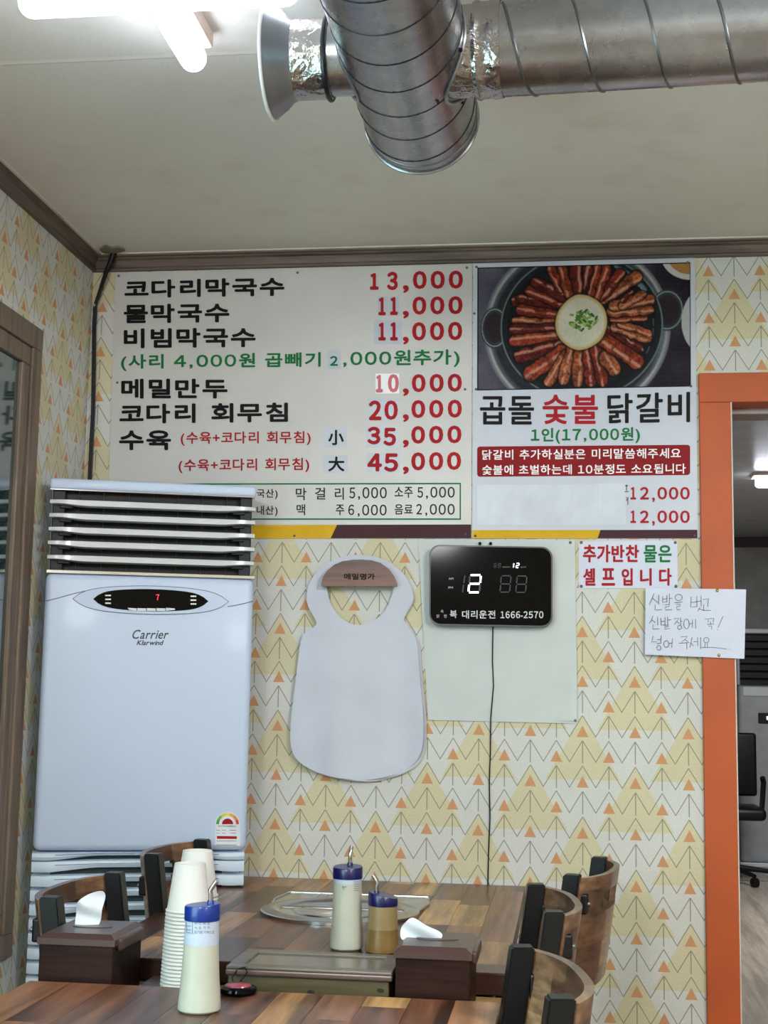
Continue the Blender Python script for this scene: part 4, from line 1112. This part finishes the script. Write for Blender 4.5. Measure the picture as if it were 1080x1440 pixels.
PARTS['hg'] = ('lettering', plain('burnt_letter', (16, 8, 6), 0.6, spec=0.1), hg, 'dark burnt-in lettering')
text('메밀명가', *K(345, 190), *K(523, 228), 'hg', lambda x, y: onY(x, y, -0.0446), bold=0.4)

# ------------------------------------------------------------------ cable bundle in the corner
cg = thing('cable_bundle', 'black cable bundle dropping from a torn hole in the ceiling corner', 'cable', tuple(onZ(158, 352, ZC)))
cdp = [onY(162, 350, -0.035), onY(156, 368, -0.034), onY(149, 383, -0.028), onY(143, 400, -0.02), onY(137, 418, -0.012), onY(133, 430, -0.012), onY(131.5, 460, -0.012), onY(131, 520, -0.01), onY(130, 580, -0.01), onY(127, 640, -0.01), onY(124, 700, -0.01), onY(122, 760, -0.01)]
bm = NB(); tube(bm, cdp[:6], [0.009, 0.008, 0.006, 0.0045, 0.004, 0.004], 10); tube(bm, cdp[5:], 0.0042, 8); obj('cable', bm, m_dark, cg, smooth=True)
bm = NB(); tube(bm, [p + Vector((0.006, -0.004, 0)) for p in cdp[2:]], 0.003, 8); obj('cable', bm, m_dark, cg, smooth=True)
bm = NB(); tube(bm, [cdp[5] + Vector((0, 0, 0.004)), cdp[5] - Vector((0, 0, 0.003))], 0.0056, 10); obj('cable_tie', bm, plain('tie_grey', (150, 148, 140), 0.5), cg)
bm = NB()
hp = [(140, 349), (150, 344), (156, 348), (166, 346), (172, 347), (176, 351), (170, 353), (163, 354), (154, 355), (145, 354)]
prism(bm, [onZ(x, y, ZC - 0.001) for x, y in hp], 0.004, Vector((0, 0, -1))); obj('torn_paper', bm, plain('torn_paper_beige', (128, 122, 100), 0.7), cg)

# ------------------------------------------------------------------ tables
TX0, TX1 = -0.886, -0.140
def table(label, x0, x1, y0, y1, loc, seed, edge_mat):
    r_ = random.Random(seed)
    t = thing('dining_table', label, 'table', loc)
    bm = NB(); box(bm, x0, x1, y0, y1, 0.7135 if edge_mat is m_edge else 0.722, 0.7485, 0.001)
    top = obj('tabletop', bm, edge_mat, t)
    n = 11; wd = (x1 - x0) / n
    cache = {}
    for i in range(n):
        y = y1 - 0.0005 + r_.uniform(0.0, 0.25)
        while y > y0 + 0.0005:
            ln = r_.choice([0.22, 0.28, 0.34, 0.40]); a = max(y0 + 0.0005, y - ln); b = min(y1 - 0.0005, y)
            if b - a > 0.004:
                key = round(b - a, 3)
                if key not in cache:
                    bm = NB(); box(bm, -wd / 2 + 0.00025, wd / 2 - 0.00025, -(b - a) / 2 + 0.00025, (b - a) / 2 - 0.00025, 0, 0.0015, 0.0002, 1)
                    me = bpy.data.meshes.new('stave'); bm.to_mesh(me); bm.free(); me.materials.append(m_stave); cache[key] = me
                o = bpy.data.objects.new('stave', cache[key]); COL.objects.link(o); o.parent = top
                o.location = Vector((x0 + wd * (i + 0.5), (a + b) / 2, 0.7485)) - Vector(loc)
            y -= ln
    for x in (x0 + 0.05, x1 - 0.05):
        for y in (y0 + 0.05, y1 - 0.05):
            bm = NB(); box(bm, x - 0.02, x + 0.02, y - 0.02, y + 0.02, 0, 0.70, 0.003); obj('leg', bm, m_blk, t)
    bm = NB(); box(bm, x0 + 0.03, x1 - 0.03, y0 + 0.03, y1 - 0.03, 0.66, 0.69, 0.002); obj('apron_frame', bm, m_blk, t)
    return t
YT1 = -1.08
table('wood-block table against the wallpapered wall with the steel grill plate', TX0, -0.140, YT1, -0.004, (-0.52, -0.5, 0), 3, m_edge)
YT2 = -1.298
t2_ = table('nearest wood-block table at the bottom, carrying the tallest squeeze bottle', TX0, -0.140, -2.25, YT2, (-0.52, -1.8, 0), 8, m_ledge)
# light wood ledge between the tables
lg_ = thing('wooden_ledge', 'pale wood ledge bridging the gap between the two tables', 'ledge', (-0.52, -1.19, 0))
ZLG = 0.712
bm = NB(); box(bm, TX0 - 0.005, -0.128, YT2 - 0.30, YT1 - 0.004, ZLG - 0.02, ZLG, 0.002); obj('shelf', bm, m_ledge, lg_)
bm = NB(); box(bm, -0.131, -0.124, YT2 - 0.30, YT1 - 0.006, ZLG - 0.10, ZLG + 0.028, 0.001); obj('side_board', bm, m_ledge, lg_)
for x in (TX0 + 0.02, -0.17):
    bm = NB(); box(bm, x - 0.015, x + 0.015, -1.21, -1.17, 0, ZLG - 0.02, 0.002); obj('leg', bm, m_ledge, lg_)

# grill plate
gp = thing('grill_plate', 'round steel grill cover with angled back tray set in the table', 'grill', tuple(onZ(470, 1285, 0.75)))
zt_ = 0.7505
a0 = onZ(357, 1287, zt_); a1 = onZ(589, 1288, zt_); fr = onZ(470, 1302, zt_)
R_ = (a1.x - a0.x) / 2; gc = Vector(((a0.x + a1.x) / 2, fr.y + R_, zt_))
bm = NB()
bl, br_ = onZ(402, 1257, zt_), onZ(598, 1263, zt_)
yb_ = (bl.y + br_.y) / 2
poly = [(gc.x - R_ * 0.92, gc.y + R_ * 0.15), (gc.x + R_ * 0.98, gc.y + R_ * 0.15), (gc.x + R_ * 1.04, gc.y + R_ * 0.75), (gc.x + R_ * 0.98, yb_), (gc.x - R_ * 0.92, yb_), (gc.x - R_ * 1.0, gc.y + R_ * 0.75)]
prism(bm, [Vector((x, y, zt_)) for x, y in poly], 0.003, Vector((0, 0, 1)))
tray = obj('tray', bm, m_steel, gp)
bm = NB(); pts = [Vector((x, y, zt_ + 0.004)) for x, y in poly]; tube(bm, pts + pts[:1], 0.003, 6); obj('tray_rim', bm, m_steel, gp, smooth=True)
bm = NB(); lathe(bm, [(R_, 0.0), (R_, 0.006), (R_ - 0.004, 0.008), (R_ - 0.018, 0.007), (R_ - 0.024, 0.010), (R_ - 0.030, 0.0095), (R_ - 0.036, 0.004), (0.10, 0.0035), (0.098, 0.006), (0.09, 0.006), (0.087, 0.0035), (0.004, 0.003)], 64, gc, True); obj('lid', bm, m_steel, gp, smooth=True)
bm = NB(); lathe(bm, [(0.012, 0.003), (0.012, 0.008), (0.006, 0.010)], 16, gc, True); obj('lid_knob', bm, m_steel, gp, smooth=True)
for k in (0, 1):
    bm = NB(); p_ = onZ(447 + k * 12, 1262, zt_) ; box(bm, p_.x - 0.002, p_.x + 0.002, p_.y - 0.03, p_.y + 0.02, zt_ + 0.003, zt_ + 0.0045); obj('tray_rib', bm, m_steel, gp)

# ------------------------------------------------------------------ bottles
def bottle(label, base, rb, rt, h, filled, m_body, m_liq, m_c, print_lines=None, spout=0.0, hc=0.020, tilt_cap=0.002):
    t = thing('squeeze_bottle', label, 'bottle', tuple(base), 0)
    zf = h * filled
    prof = [(rb * 0.55, 0.0015), (rb * 0.86, 0.0), (rb * 0.97, 0.003), (rb, 0.010)]
    def rad(z): 
        s_ = z / h
        return rb * (1 - s_) ** 1.0 + rt * s_ - (rb - rt) * 0.35 * math.sin(PI * s_) * 0.6
    zs = [0.010 + (zf - 0.010) * i / 10 for i in range(11)]
    bm = NB(); lathe(bm, prof[:3] + [(rad(z), z) for z in zs], 40, base, True); obj('liquid_fill', bm, m_liq, t, smooth=True)
    bm = NB(); lathe(bm, [(rad(zf) - 0.0001, zf)] + [(rad(zf + (h - zf) * i / 5) + 0.0001, zf + (h - zf) * i / 5) for i in range(1, 6)] + [(rt * 0.9, h + 0.002)], 40, base, True); obj('bottle_wall', bm, m_body, t, smooth=True)
    rc = rt * 1.045
    bm = NB(); rings = lathe(bm, [(rc, h - 0.001), (rc * 1.01, h + 0.001), (rc * 1.01, h + hc - 0.002), (rc * 0.97, h + hc)], 40, base, True)
    d = Vector((math.cos(spout), math.sin(spout), 0))
    for rg in rings[2:]:
        for v in rg: v.co.z += tilt_cap * ((v.co - base).dot(d) / rc)
    cp_ = obj('cap', bm, m_c, t, smooth=True)
    bm = NB(); sb_ = base + d * rc * 0.45 + Vector((0, 0, h + hc))
    lathe(bm, [(0.006, -0.004), (0.005, 0.004), (0.0042, 0.006)], 14, sb_, True); obj('nozzle_seat', bm, m_c, cp_, smooth=True)
    bm = NB(); tube(bm, [sb_ + Vector((0, 0, 0.0)), sb_ + Vector((0, 0, 0.014)), sb_ + d * -0.001 + Vector((0, 0, 0.020)), sb_ + d * 0.004 + Vector((0, 0, 0.028)), sb_ + d * 0.008 + Vector((0, 0, 0.033))] if spout is not None else [], 0.0034, 10); obj('spout', bm, m_steel, t, smooth=True)
    return t
m_frost = liquid('frosted_plastic', (190, 200, 218), 0.3, 0.02)
m_liq1 = liquid('cloudy_liquid', (192, 193, 178), 0.3)
m_liq2 = liquid('mustard_sauce', (126, 98, 50), 0.35)
m_frost2 = liquid('sauce_smeared_plastic', (152, 130, 90), 0.35, 0.1)
bA = onZ(280, 1421, 0.7505); bB = onZ(487, 1336, 0.7505); bC = onZ(537, 1341, 0.7505)
pxm = lambda b: FPX / ((b - CAM).dot(Vector(RM[2])))
def bott(label, px, yb, wpx_b, wpx_t, ytop, fill, mb, ml, mc, spout, capx=0.020):
    base = onZ(px, yb, 0.7505); k_ = pxm(base)
    h = onY(px, ytop, base.y).z - 0.7505
    return bottle(label, base, wpx_b / 2 / k_, wpx_t / 2 / k_, h, fill, mb, ml, mc, None, spout, capx, 0.006 if spout > 2 else 0.002)
tA = bott('largest squeeze bottle of cloudy liquid with bright blue cap, on the nearest table', 280, 1421, 62, 48, 1292, 0.73, m_frost, m_liq1, m_cap, 0.15, 0.021)
tB = bott('tall squeeze bottle of cloudy liquid with navy cap beside the brown sauce bottle', 487, 1334, 48, 40, 1234, 0.93, m_frost, m_liq1, m_capd, 1.4, 0.020)
tC = bott('short squeeze bottle of brown sauce with navy cap, right of the tall one', 537.5, 1339, 50, 40, 1272, 0.5, m_frost2, m_liq2, m_capd, PI, 0.018)
# printing on the bottles
PARTS['pA'] = ('print', plain('bottle_ink', (60, 66, 84), 0.5), tA, None); PARTS['pB'] = ('print', plain('bottle_ink', (60, 66, 84), 0.5), tB, None)
PARTS['pBb'] = ('emblem', plain('bottle_teal', (40, 110, 130), 0.5), tB, 'small teal mark')
def cylup(base, r0, r1, h):
    def f_(x, y):
        d = ray(x, y); best = None
        # intersect with the bottle's cone by stepping
        t_ = (base.y - 0.05 - CAM.y) / d.y
        for i in range(400):
            p_ = CAM + d * t_; s_ = max(0, min(1, (p_.z - base.z) / h)); rr = r0 * (1 - s_) + r1 * s_ - (r0 - r1) * 0.21 * math.sin(PI * s_)
            if math.hypot(p_.x - base.x, p_.y - base.y) <= rr + 0.0012: return p_
            t_ += 0.0003
        return p_
    return f_
kA = pxm(bA); hA = onY(280, 1292, bA.y).z - 0.7505
fA = cylup(bA, 31 / kA, 24 / kA, hA)
for i, s_ in enumerate(('진간제장', '식초겨자', '참기름가위스프')):
    st_ = 6.0 if i < 2 else 3.9
    for j, ch in enumerate(s_):
        xx = 273.5 + j * st_ + (1.5 if i == 2 and j > 2 else 0)
        text(ch, xx, 1296.5 + i * 6.2, xx + 3.4, 1300.5 + i * 6.2, 'pA', fA, bold=0.0)
for (xa, ya, xb_, yb) in ((262, 1296, 262, 1312), (270.5, 1297, 270.5, 1314), (261, 1302, 268, 1302), (261, 1307, 268, 1307.5), (263, 1311.5, 268.5, 1312)): stroke([(xa, ya), ((xa + xb_) / 2, (ya + yb) / 2), (xb_, yb)], 0.0003, 'pA', fA)
kB = pxm(bB); hB = onY(487, 1234, bB.y).z - 0.7505
fB = cylup(onZ(487, 1334, 0.7505), 24 / kB, 20 / kB, hB)
for i in range(5): stroke([(497.5, 1240 + i * 3), (501, 1240.2 + i * 3), (505, 1240 + i * 3)], 0.00035, 'pB', fB)
stroke([(481, 1246.5), (484, 1247.5), (487.5, 1247)], 0.0006, 'pBb', fB); stroke([(482, 1247), (483.5, 1251.5)], 0.0006, 'pBb', fB)

# ------------------------------------------------------------------ paper cups
def cup_mesh():
    bm = NB(); H = 0.076; n = 32
    # upside down cup: base on top (z=H), rim at z=0
    pr = [(0.0335, 0.001), (0.0355, 0.0), (0.0370, 0.0008), (0.0375, 0.0026), (0.0365, 0.0042), (0.0350, 0.0046), (0.0252, H), (0.0248, H + 0.0005), (0.0238, H), (0.0232, H - 0.004), (0.0001, H - 0.004)]
    lathe(bm, pr, n, Vector((0, 0, 0)), False)
    bmesh.ops.recalc_face_normals(bm, faces=bm.faces)
    me = bpy.data.meshes.new('paper_cup'); bm.to_mesh(me); bm.free(); me.materials.append(m_cup)
    for p in me.polygons: p.use_smooth = True
    return me
CM = cup_mesh()
_t = 'second third fourth fifth sixth seventh eighth ninth tenth eleventh twelfth thirteenth fourteenth fifteenth sixteenth seventeenth eighteenth nineteenth twentieth'.split()
ORD = ['first'] + _t + ['twenty-' + x for x in ('first second third fourth fifth sixth seventh eighth ninth'.split())] + ['thirtieth', 'thirty-first', 'thirty-second']
def stack(cx_px, top_px, y, lean, nm, stack_lab, grp):
    top = onY(cx_px, top_px, y); H = 0.076; pitch = 0.0058
    n = int((top.z - H - ZLG) / pitch) + 1
    for k in range(n):
        z = top.z - H - k * pitch
        if z < ZLG: break
        o = bpy.data.objects.new('paper_cup', CM); COL.objects.link(o)
        o.location = (top.x - lean * k * pitch, y, z)
        o.rotation_euler = (0, -math.atan(lean) * 0 , 0)
        o['category'] = 'cup'; o['group'] = grp
        o['label'] = ('topmost upturned white paper cup of the ' + stack_lab) if k == 0 else (ORD[k] + ' white paper cup from the top of the ' + stack_lab)
stack(267.5, 1214, -1.225, 0.042, 'a', 'front stack, behind the blue-capped bottle', 'upturned paper cups in the front stack')
stack(278, 1196, -1.132, 0.01, 'b', 'rear stack, further from the camera', 'upturned paper cups in the rear stack')

# ------------------------------------------------------------------ tissue boxes, cutlery box, call bell
def tissue_box(label, x0, x1, y0, y1, ztop, tissue_out, ty, tlabel):
    t = thing('tissue_box', label, 'tissue box', ((x0 + x1) / 2, (y0 + y1) / 2, ZLG))
    zl = ztop - 0.017
    bm = NB(); box(bm, x0, x1, y0, y1, ZLG + 0.0005, zl + 0.002, 0.002); obj('box_body', bm, m_brownbox, t)
    bm = NB()
    lo = [(x0 - 0.003, y0 - 0.003), (x1 + 0.003, y0 - 0.003), (x1 + 0.003, y1 + 0.003), (x0 - 0.003, y1 + 0.003)]
    hi = [(x0 + 0.008, y0 + 0.010), (x1 - 0.008, y0 + 0.010), (x1 - 0.008, y1 - 0.010), (x0 + 0.008, y1 - 0.010)]
    a = [bm.verts.new((x, y, zl)) for x, y in lo]; b = [bm.verts.new((x, y, zl + 0.010)) for x, y in lo]; c_ = [bm.verts.new((x, y, ztop)) for x, y in hi]
    for p_, q_ in ((a, b), (b, c_)):
        for i in range(4): bm.faces.new((p_[i], p_[(i + 1) % 4], q_[(i + 1) % 4], q_[i]))
    bm.faces.new(a[::-1]); bm.faces.new(c_)
    lid = obj('lid', bm, m_brownlid, t)
    bm = NB(); box(bm, x1 - 0.002, x1 + 0.010, y0 + 0.015, y1 - 0.015, zl - 0.010, zl + 0.011, 0.005, 3); obj('lid_flap', bm, m_brownlid, t, smooth=True)
    cx_, cy_ = (x0 + x1) / 2, (y0 + y1) / 2
    bm = NB(); lathe(bm, [(0.034, 0), (0.034, 0.0012), (0.030, 0.0016)], 28, Vector((cx_, cy_, ztop)), True); 
    for v in bm.verts: v.co.y = cy_ + (v.co.y - cy_) * 0.45
    obj('slot', bm, m_brownlid, lid)
    sheet_px(tissue_out, ty, 0.0015, lambda x, z: 0.008 * math.sin((x - cx_) * 90) * (z - ztop + 0.02) * 20 + 0.004 * math.sin(z * 160 + x * 60), 0.006, m_tiss, 'tissue', t)
    return t
K1 = lambda x, y: (40 + x / 5.4, 1180 + y / 5.4)
K2 = lambda x, y: (540 + x / 5.4, 1270 + y / 5.4)
fb = onY(55, 1322, -1.272); fbr = onY(159, 1326, -1.272)
T1 = [K1(*p) for p in [(375, 725), (362, 600), (368, 510), (400, 462), (460, 418), (520, 398), (552, 402), (565, 430), (562, 480), (552, 570), (530, 650), (500, 712), (440, 730)]]
T2 = [K2(*p) for p in [(130, 268), (125, 200), (160, 150), (220, 112), (330, 165), (430, 220), (440, 260), (400, 305), (300, 330), (200, 300)]]
tissue_box('dark brown tissue box with upright white tissue, left by the air conditioner', fb.x, fbr.x, -1.27, -1.12, 0.819, smooth_loop(T1, 3), -1.185, '')
fb2 = onY(556, 1340, -1.272); fbr2 = onY(661, 1345, -1.272)
tissue_box('dark brown tissue box with flopped-over tissue, right of the cutlery box', fb2.x, fbr2.x, -1.27, -1.115, 0.821, smooth_loop(T2, 3), -1.19, '')

cx0 = onY(318, 1370, -1.272); cx1 = onY(549, 1375, -1.272)
m_green_w = wood('olive_wood', [(70, 66, 44), (96, 88, 60)], 0.4, 0, 40, grain=0.5, coat=0.2)
m_greylid = wood('grey_lid_wood', [(92, 86, 76), (112, 104, 92)], 0.35, 0, 40, grain=0.35, coat=0.3)
cb_ = thing('cutlery_box', 'long flat wooden cutlery box with framed lid between tissue boxes', 'box', ((cx0.x + cx1.x) / 2, -1.19, ZLG))
bx0, bx1 = cx0.x + 0.002, cx1.x - 0.003
ztp = 0.779
bm = NB(); box(bm, bx0, bx1, -1.268, -1.13, ZLG + 0.0005, ztp - 0.012, 0.002); obj('box_body', bm, m_green_w, cb_)
bm = NB(); box(bm, bx0 - 0.003, bx1 + 0.006, -1.275, -1.122, ztp - 0.012, ztp - 0.002, 0.003); ld = obj('lid', bm, plain('lid_edge_brown', (84, 64, 60), 0.35, coat=0.3), cb_)
bm = NB()
box(bm, bx0 - 0.002, bx1 + 0.005, -1.274, -1.248, ztp - 0.002, ztp + 0.002, 0.001); box(bm, bx0 - 0.002, bx1 + 0.005, -1.146, -1.123, ztp - 0.002, ztp + 0.002, 0.001)
box(bm, bx0 - 0.002, bx0 + 0.022, -1.248, -1.146, ztp - 0.002, ztp + 0.002, 0.001); box(bm, bx1 - 0.019, bx1 + 0.005, -1.248, -1.146, ztp - 0.002, ztp + 0.002, 0.001)
obj('lid_frame', bm, m_greylid, cb_)
bm = NB(); box(bm, bx0 + 0.022, bx1 - 0.019, -1.248, -1.146, ztp - 0.002, ztp - 0.0008); obj('lid_panel', bm, plain('lid_panel_brown', (96, 82, 72), 0.25, coat=0.5), cb_)
for (x, y) in ((405, 1367), (497, 1370), (535, 1393), (437, 1395)):
    bm = NB(); p_ = onY(x, y, -1.2683); pts = [p_ + Vector((0.006 * math.cos(a), -0.0002, 0.0035 * math.sin(a))) for a in np.linspace(0, 2 * PI, 9)[:-1]]; prism(bm, pts, 0.0003); obj('wood_knot', bm, plain('knot_dark', (36, 26, 20), 0.5), cb_)

lt = thing('plastic_tray', 'low brown plastic tray between left tissue box and paper cups', 'tray', (-0.73, -1.19, ZLG))
a_ = onY(183, 1368, -1.14); b_ = onY(316, 1372, -1.14)
bm = NB(); box(bm, -0.742, -0.706, -1.262, -1.10, ZLG + 0.0005, ZLG + 0.014, 0.002); obj('tray_body', bm, m_brownlid, lt)
bm = NB(); box(bm, -0.742, -0.706, -1.266, -1.258, ZLG + 0.010, ZLG + 0.018, 0.001); obj('tray_lip', bm, m_brownlid, lt)

pb = onZ(335, 1397, 0.7505)
cbell = thing('call_button', 'round black table call button with red top beside the tallest bottle', 'button', tuple(pb))
bm = NB(); lathe(bm, [(0.022, 0.0), (0.0275, 0.001), (0.029, 0.005), (0.0275, 0.009), (0.023, 0.0115), (0.019, 0.012)], 40, pb, True); obj('base', bm, m_glossblack, cbell, smooth=True)
bm = NB(); lathe(bm, [(0.0205, 0.0115), (0.0195, 0.0135), (0.012, 0.0150), (0.001, 0.0155)], 40, pb, True); obj('push_button', bm, plain('button_red', (150, 44, 60), 0.3, coat=0.4), cbell, smooth=True)
lp = [pb + Vector(v) for v in ((-0.012, 0.026, 0.006), (-0.020, 0.040, 0.014), (-0.014, 0.05, 0.026), (-0.002, 0.048, 0.03), (0.004, 0.04, 0.024), (-0.004, 0.032, 0.012), (-0.012, 0.026, 0.006))]
bm = NB(); tube(bm, lp, 0.0012, 6); obj('strap', bm, m_dark, cbell, smooth=True)

# ------------------------------------------------------------------ chairs
def chair(label, far, near, facing, HT=0.857, SEP=0.33):
    """far/near: pixel of the two post tops; facing +1 looks to +x, -1 to -x"""
    a = onZ(*far, HT); b = onZ(*near, HT)
    mid = (a + b) / 2; d = (a - b); d.z = 0; d.normalize()      # towards the wall
    # local +Y = facing direction
    fx = Vector((d.y, -d.x, 0)) if facing > 0 else Vector((-d.y, d.x, 0))
    rz_ = math.atan2(-fx.x, fx.y)
    TY = -0.245
    org = mid - fx * TY
    t = thing('dining_chair', label, 'chair', (org.x, org.y, 0), rz_, 'curved plywood dining chairs around the tables')
    bot = (-0.165, 0.0)
    lean = lambda z: TY + (HT - z) / (HT - 0.42) * 0.062 if z > 0.42 else TY + 0.062 - (0.42 - z) * 0.06
    for s in (-1, 1):
        x = s * (SEP / 2); w_ = 0.0165
        bm = NB(); vs0 = []
        for z in (0.0, 0.42, HT):
            y = lean(z); vs0.append([bm.verts.new((x + i * w_, y + j * w_, z)) for i, j in ((-1, -1), (1, -1), (1, 1), (-1, 1))])
        for p_, q_ in zip(vs0, vs0[1:]):
            for i in range(4): bm.faces.new((p_[i], p_[(i + 1) % 4], q_[(i + 1) % 4], q_[i]))
        bm.faces.new(vs0[0][::-1]); bm.faces.new(vs0[-1])
        bmesh.ops.bevel(bm, geom=[e for e in bm.edges if abs((e.verts[0].co - e.verts[1].co).normalized().z) > 0.5 or min(v.co.z for v in e.verts) > HT - 0.001], offset=0.0025, segments=2, affect='EDGES')
        pst = obj('back_post', bm, m_blk, t, world=False)
        bm = NB(); box(bm, x - 0.016, x + 0.016, 0.125, 0.155, 0, 0.43, 0.003); obj('leg', bm, m_blk, t, world=False)
        # bracket and bolts on the rear
        for zz in (0.80, 0.66):
            y = lean(zz) - 0.0165
            bm = NB(); box(bm, x - s * 0.004 - 0.011, x - s * 0.004 + 0.011, y - 0.022, y - 0.001, zz - 0.02, zz + 0.02, 0.004); br2 = obj('bracket', bm, m_blk, t, world=False)
            bm = NB(); lathe(bm, [(0.005, 0), (0.005, 0.004), (0.002, 0.006)], 10, Vector((x - s * 0.004, y - 0.022, zz)), True, Vector((0, -1, 0))); obj('bolt', bm, m_pin, br2, world=False)
    # curved plywood back with a hand slot
    bm = NB(); NX = 36; z0, z1 = 0.625, HT - 0.006; TH = 0.013
    zs = [z0, z0 + 0.012, z0 + 0.06, 0.72, HT - 0.082, HT - 0.074, HT - 0.048, HT - 0.040, HT - 0.012, z1]
    def pt(i, z, k_):
        s_ = -1 + 2 * i / NX; x = s_ * (SEP / 2 + 0.004)
        bow_ = 0.040 * (1 - abs(s_) ** 2.8) 
        tx_ = 0.040 * 2.8 * abs(s_) ** 1.8 * (1 if s_ > 0 else -1) / (SEP / 2)
        nrm = Vector((-tx_ * -1, -1, 0)); nrm = Vector((tx_, -1, 0)).normalized()
        y = lean(z) - 0.010 - bow_
        zz = z
        if z < z0 + 0.02: zz = z + 0.02 * max(0, abs(s_) - 0.8) / 0.2 * 0
        return Vector((x, y, zz)) + nrm * (TH * k_)
    grid = {}
    for k_ in (0, 1):
        for i in range(NX + 1):
            for j, z in enumerate(zs): grid[(i, j, k_)] = bm.verts.new(pt(i, z, k_))
    hole_i = range(10, 26); hole_j = (4, 5, 6)
    def solid(i, j):
        if i < 0 or j < 0 or i >= NX or j >= len(zs) - 1: return False
        if j == 5 and 8 <= i < 28: return False
        if j in (4, 6) and 9 <= i < 27: return False
        return True
    for i in range(NX):
        for j in range(len(zs) - 1):
            if not solid(i, j): continue
            g_ = grid
            bm.faces.new((g_[(i, j, 0)], g_[(i + 1, j, 0)], g_[(i + 1, j + 1, 0)], g_[(i, j + 1, 0)]))
            bm.faces.new((g_[(i, j, 1)], g_[(i, j + 1, 1)], g_[(i + 1, j + 1, 1)], g_[(i + 1, j, 1)]))
            for (di, dj, p_, q_) in ((-1, 0, (i, j), (i, j + 1)), (1, 0, (i + 1, j), (i + 1, j + 1)), (0, -1, (i, j), (i + 1, j)), (0, 1, (i, j + 1), (i + 1, j + 1))):
                if not solid(i + di, j + dj):
                    bm.faces.new((g_[p_ + (0,)], g_[p_ + (1,)], g_[q_ + (1,)], g_[q_ + (0,)]))
    obj('backrest', bm, m_chairply, t, smooth=True, world=False)
    bm = NB(); box(bm, -SEP/2 - 0.015, SEP/2 + 0.015, -0.17, 0.165, 0.435, 0.452, 0.006, 3); obj('seat', bm, m_chairply, t, smooth=True, world=False)
    bm = NB(); box(bm, -0.165, 0.165, -0.18, -0.16, 0.40, 0.434); box(bm, -0.165, 0.165, 0.13, 0.15, 0.40, 0.434)
    for s in (-1, 1): box(bm, s * 0.165 - 0.01, s * 0.165 + 0.01, -0.18, 0.15, 0.40, 0.434)
    obj('seat_frame', bm, m_blk, t, world=False)
    return t
# laminated look: blocks of different brown
m_chairply, nt, bs = nmat('laminated_plywood')
oc = objcoord(nt)
sp = nt.nodes.new('ShaderNodeSeparateXYZ'); link(nt, oc, sp.inputs[0])
cx_ = E(nt, sp.outputs[0]); cz_ = E(nt, sp.outputs[2])
rowi = (cz_ / 0.055).floor(); coli = (cx_ / 0.13 + rowi * 0.37).floor()
hsh = ((rowi * 12.9898 + coli * 78.233).op('SINE') * 43758.5).fract()
base = ramp(nt, hsh.s, [(0.0, (126, 94, 70)), (0.2, (150, 116, 86)), (0.4, (108, 78, 60)), (0.6, (170, 136, 102)), (0.8, (138, 104, 78))], 'CONSTANT')
g1 = noise(nt, oc, 60, 6, (0.12, 1, 1.3), 0.65); g2 = noise(nt, oc, 14, 4, (0.12, 1, 1.3), 0.6)
c1 = mix(nt, 0.7, base, ramp(nt, g1, [(0.35, (110, 100, 95)), (0.62, (255, 255, 255))]), 'MULTIPLY')
c1 = mix(nt, 0.6, c1, ramp(nt, g2, [(0.38, (150, 128, 110)), (0.52, (255, 250, 245))]), 'MULTIPLY')
link(nt, c1, bs.inputs['Base Color']); bs.inputs['Roughness'].default_value = 0.35; bs.inputs['Coat Weight'].default_value = 0.3; bs.inputs['Coat Roughness'].default_value = 0.15

chair('dining chair left of the tables, nearer one directly behind the left tissue box', (162, 1226), (71, 1261), 1)
chair('dining chair left of the tables, farther one behind the paper cups', (284, 1180), (216, 1200), 1, 0.868, 0.30)
chair('farthest dining chair on the right, its curved back against the wallpaper', (843, 1205), (806, 1229), -1)
chair('middle dining chair on the right beside the far table edge', (755, 1244), (778, 1279), -1)
chair('nearest dining chair at the bottom right, cut off by the frame', (735, 1331), (787, 1399), -1)

flush_text()
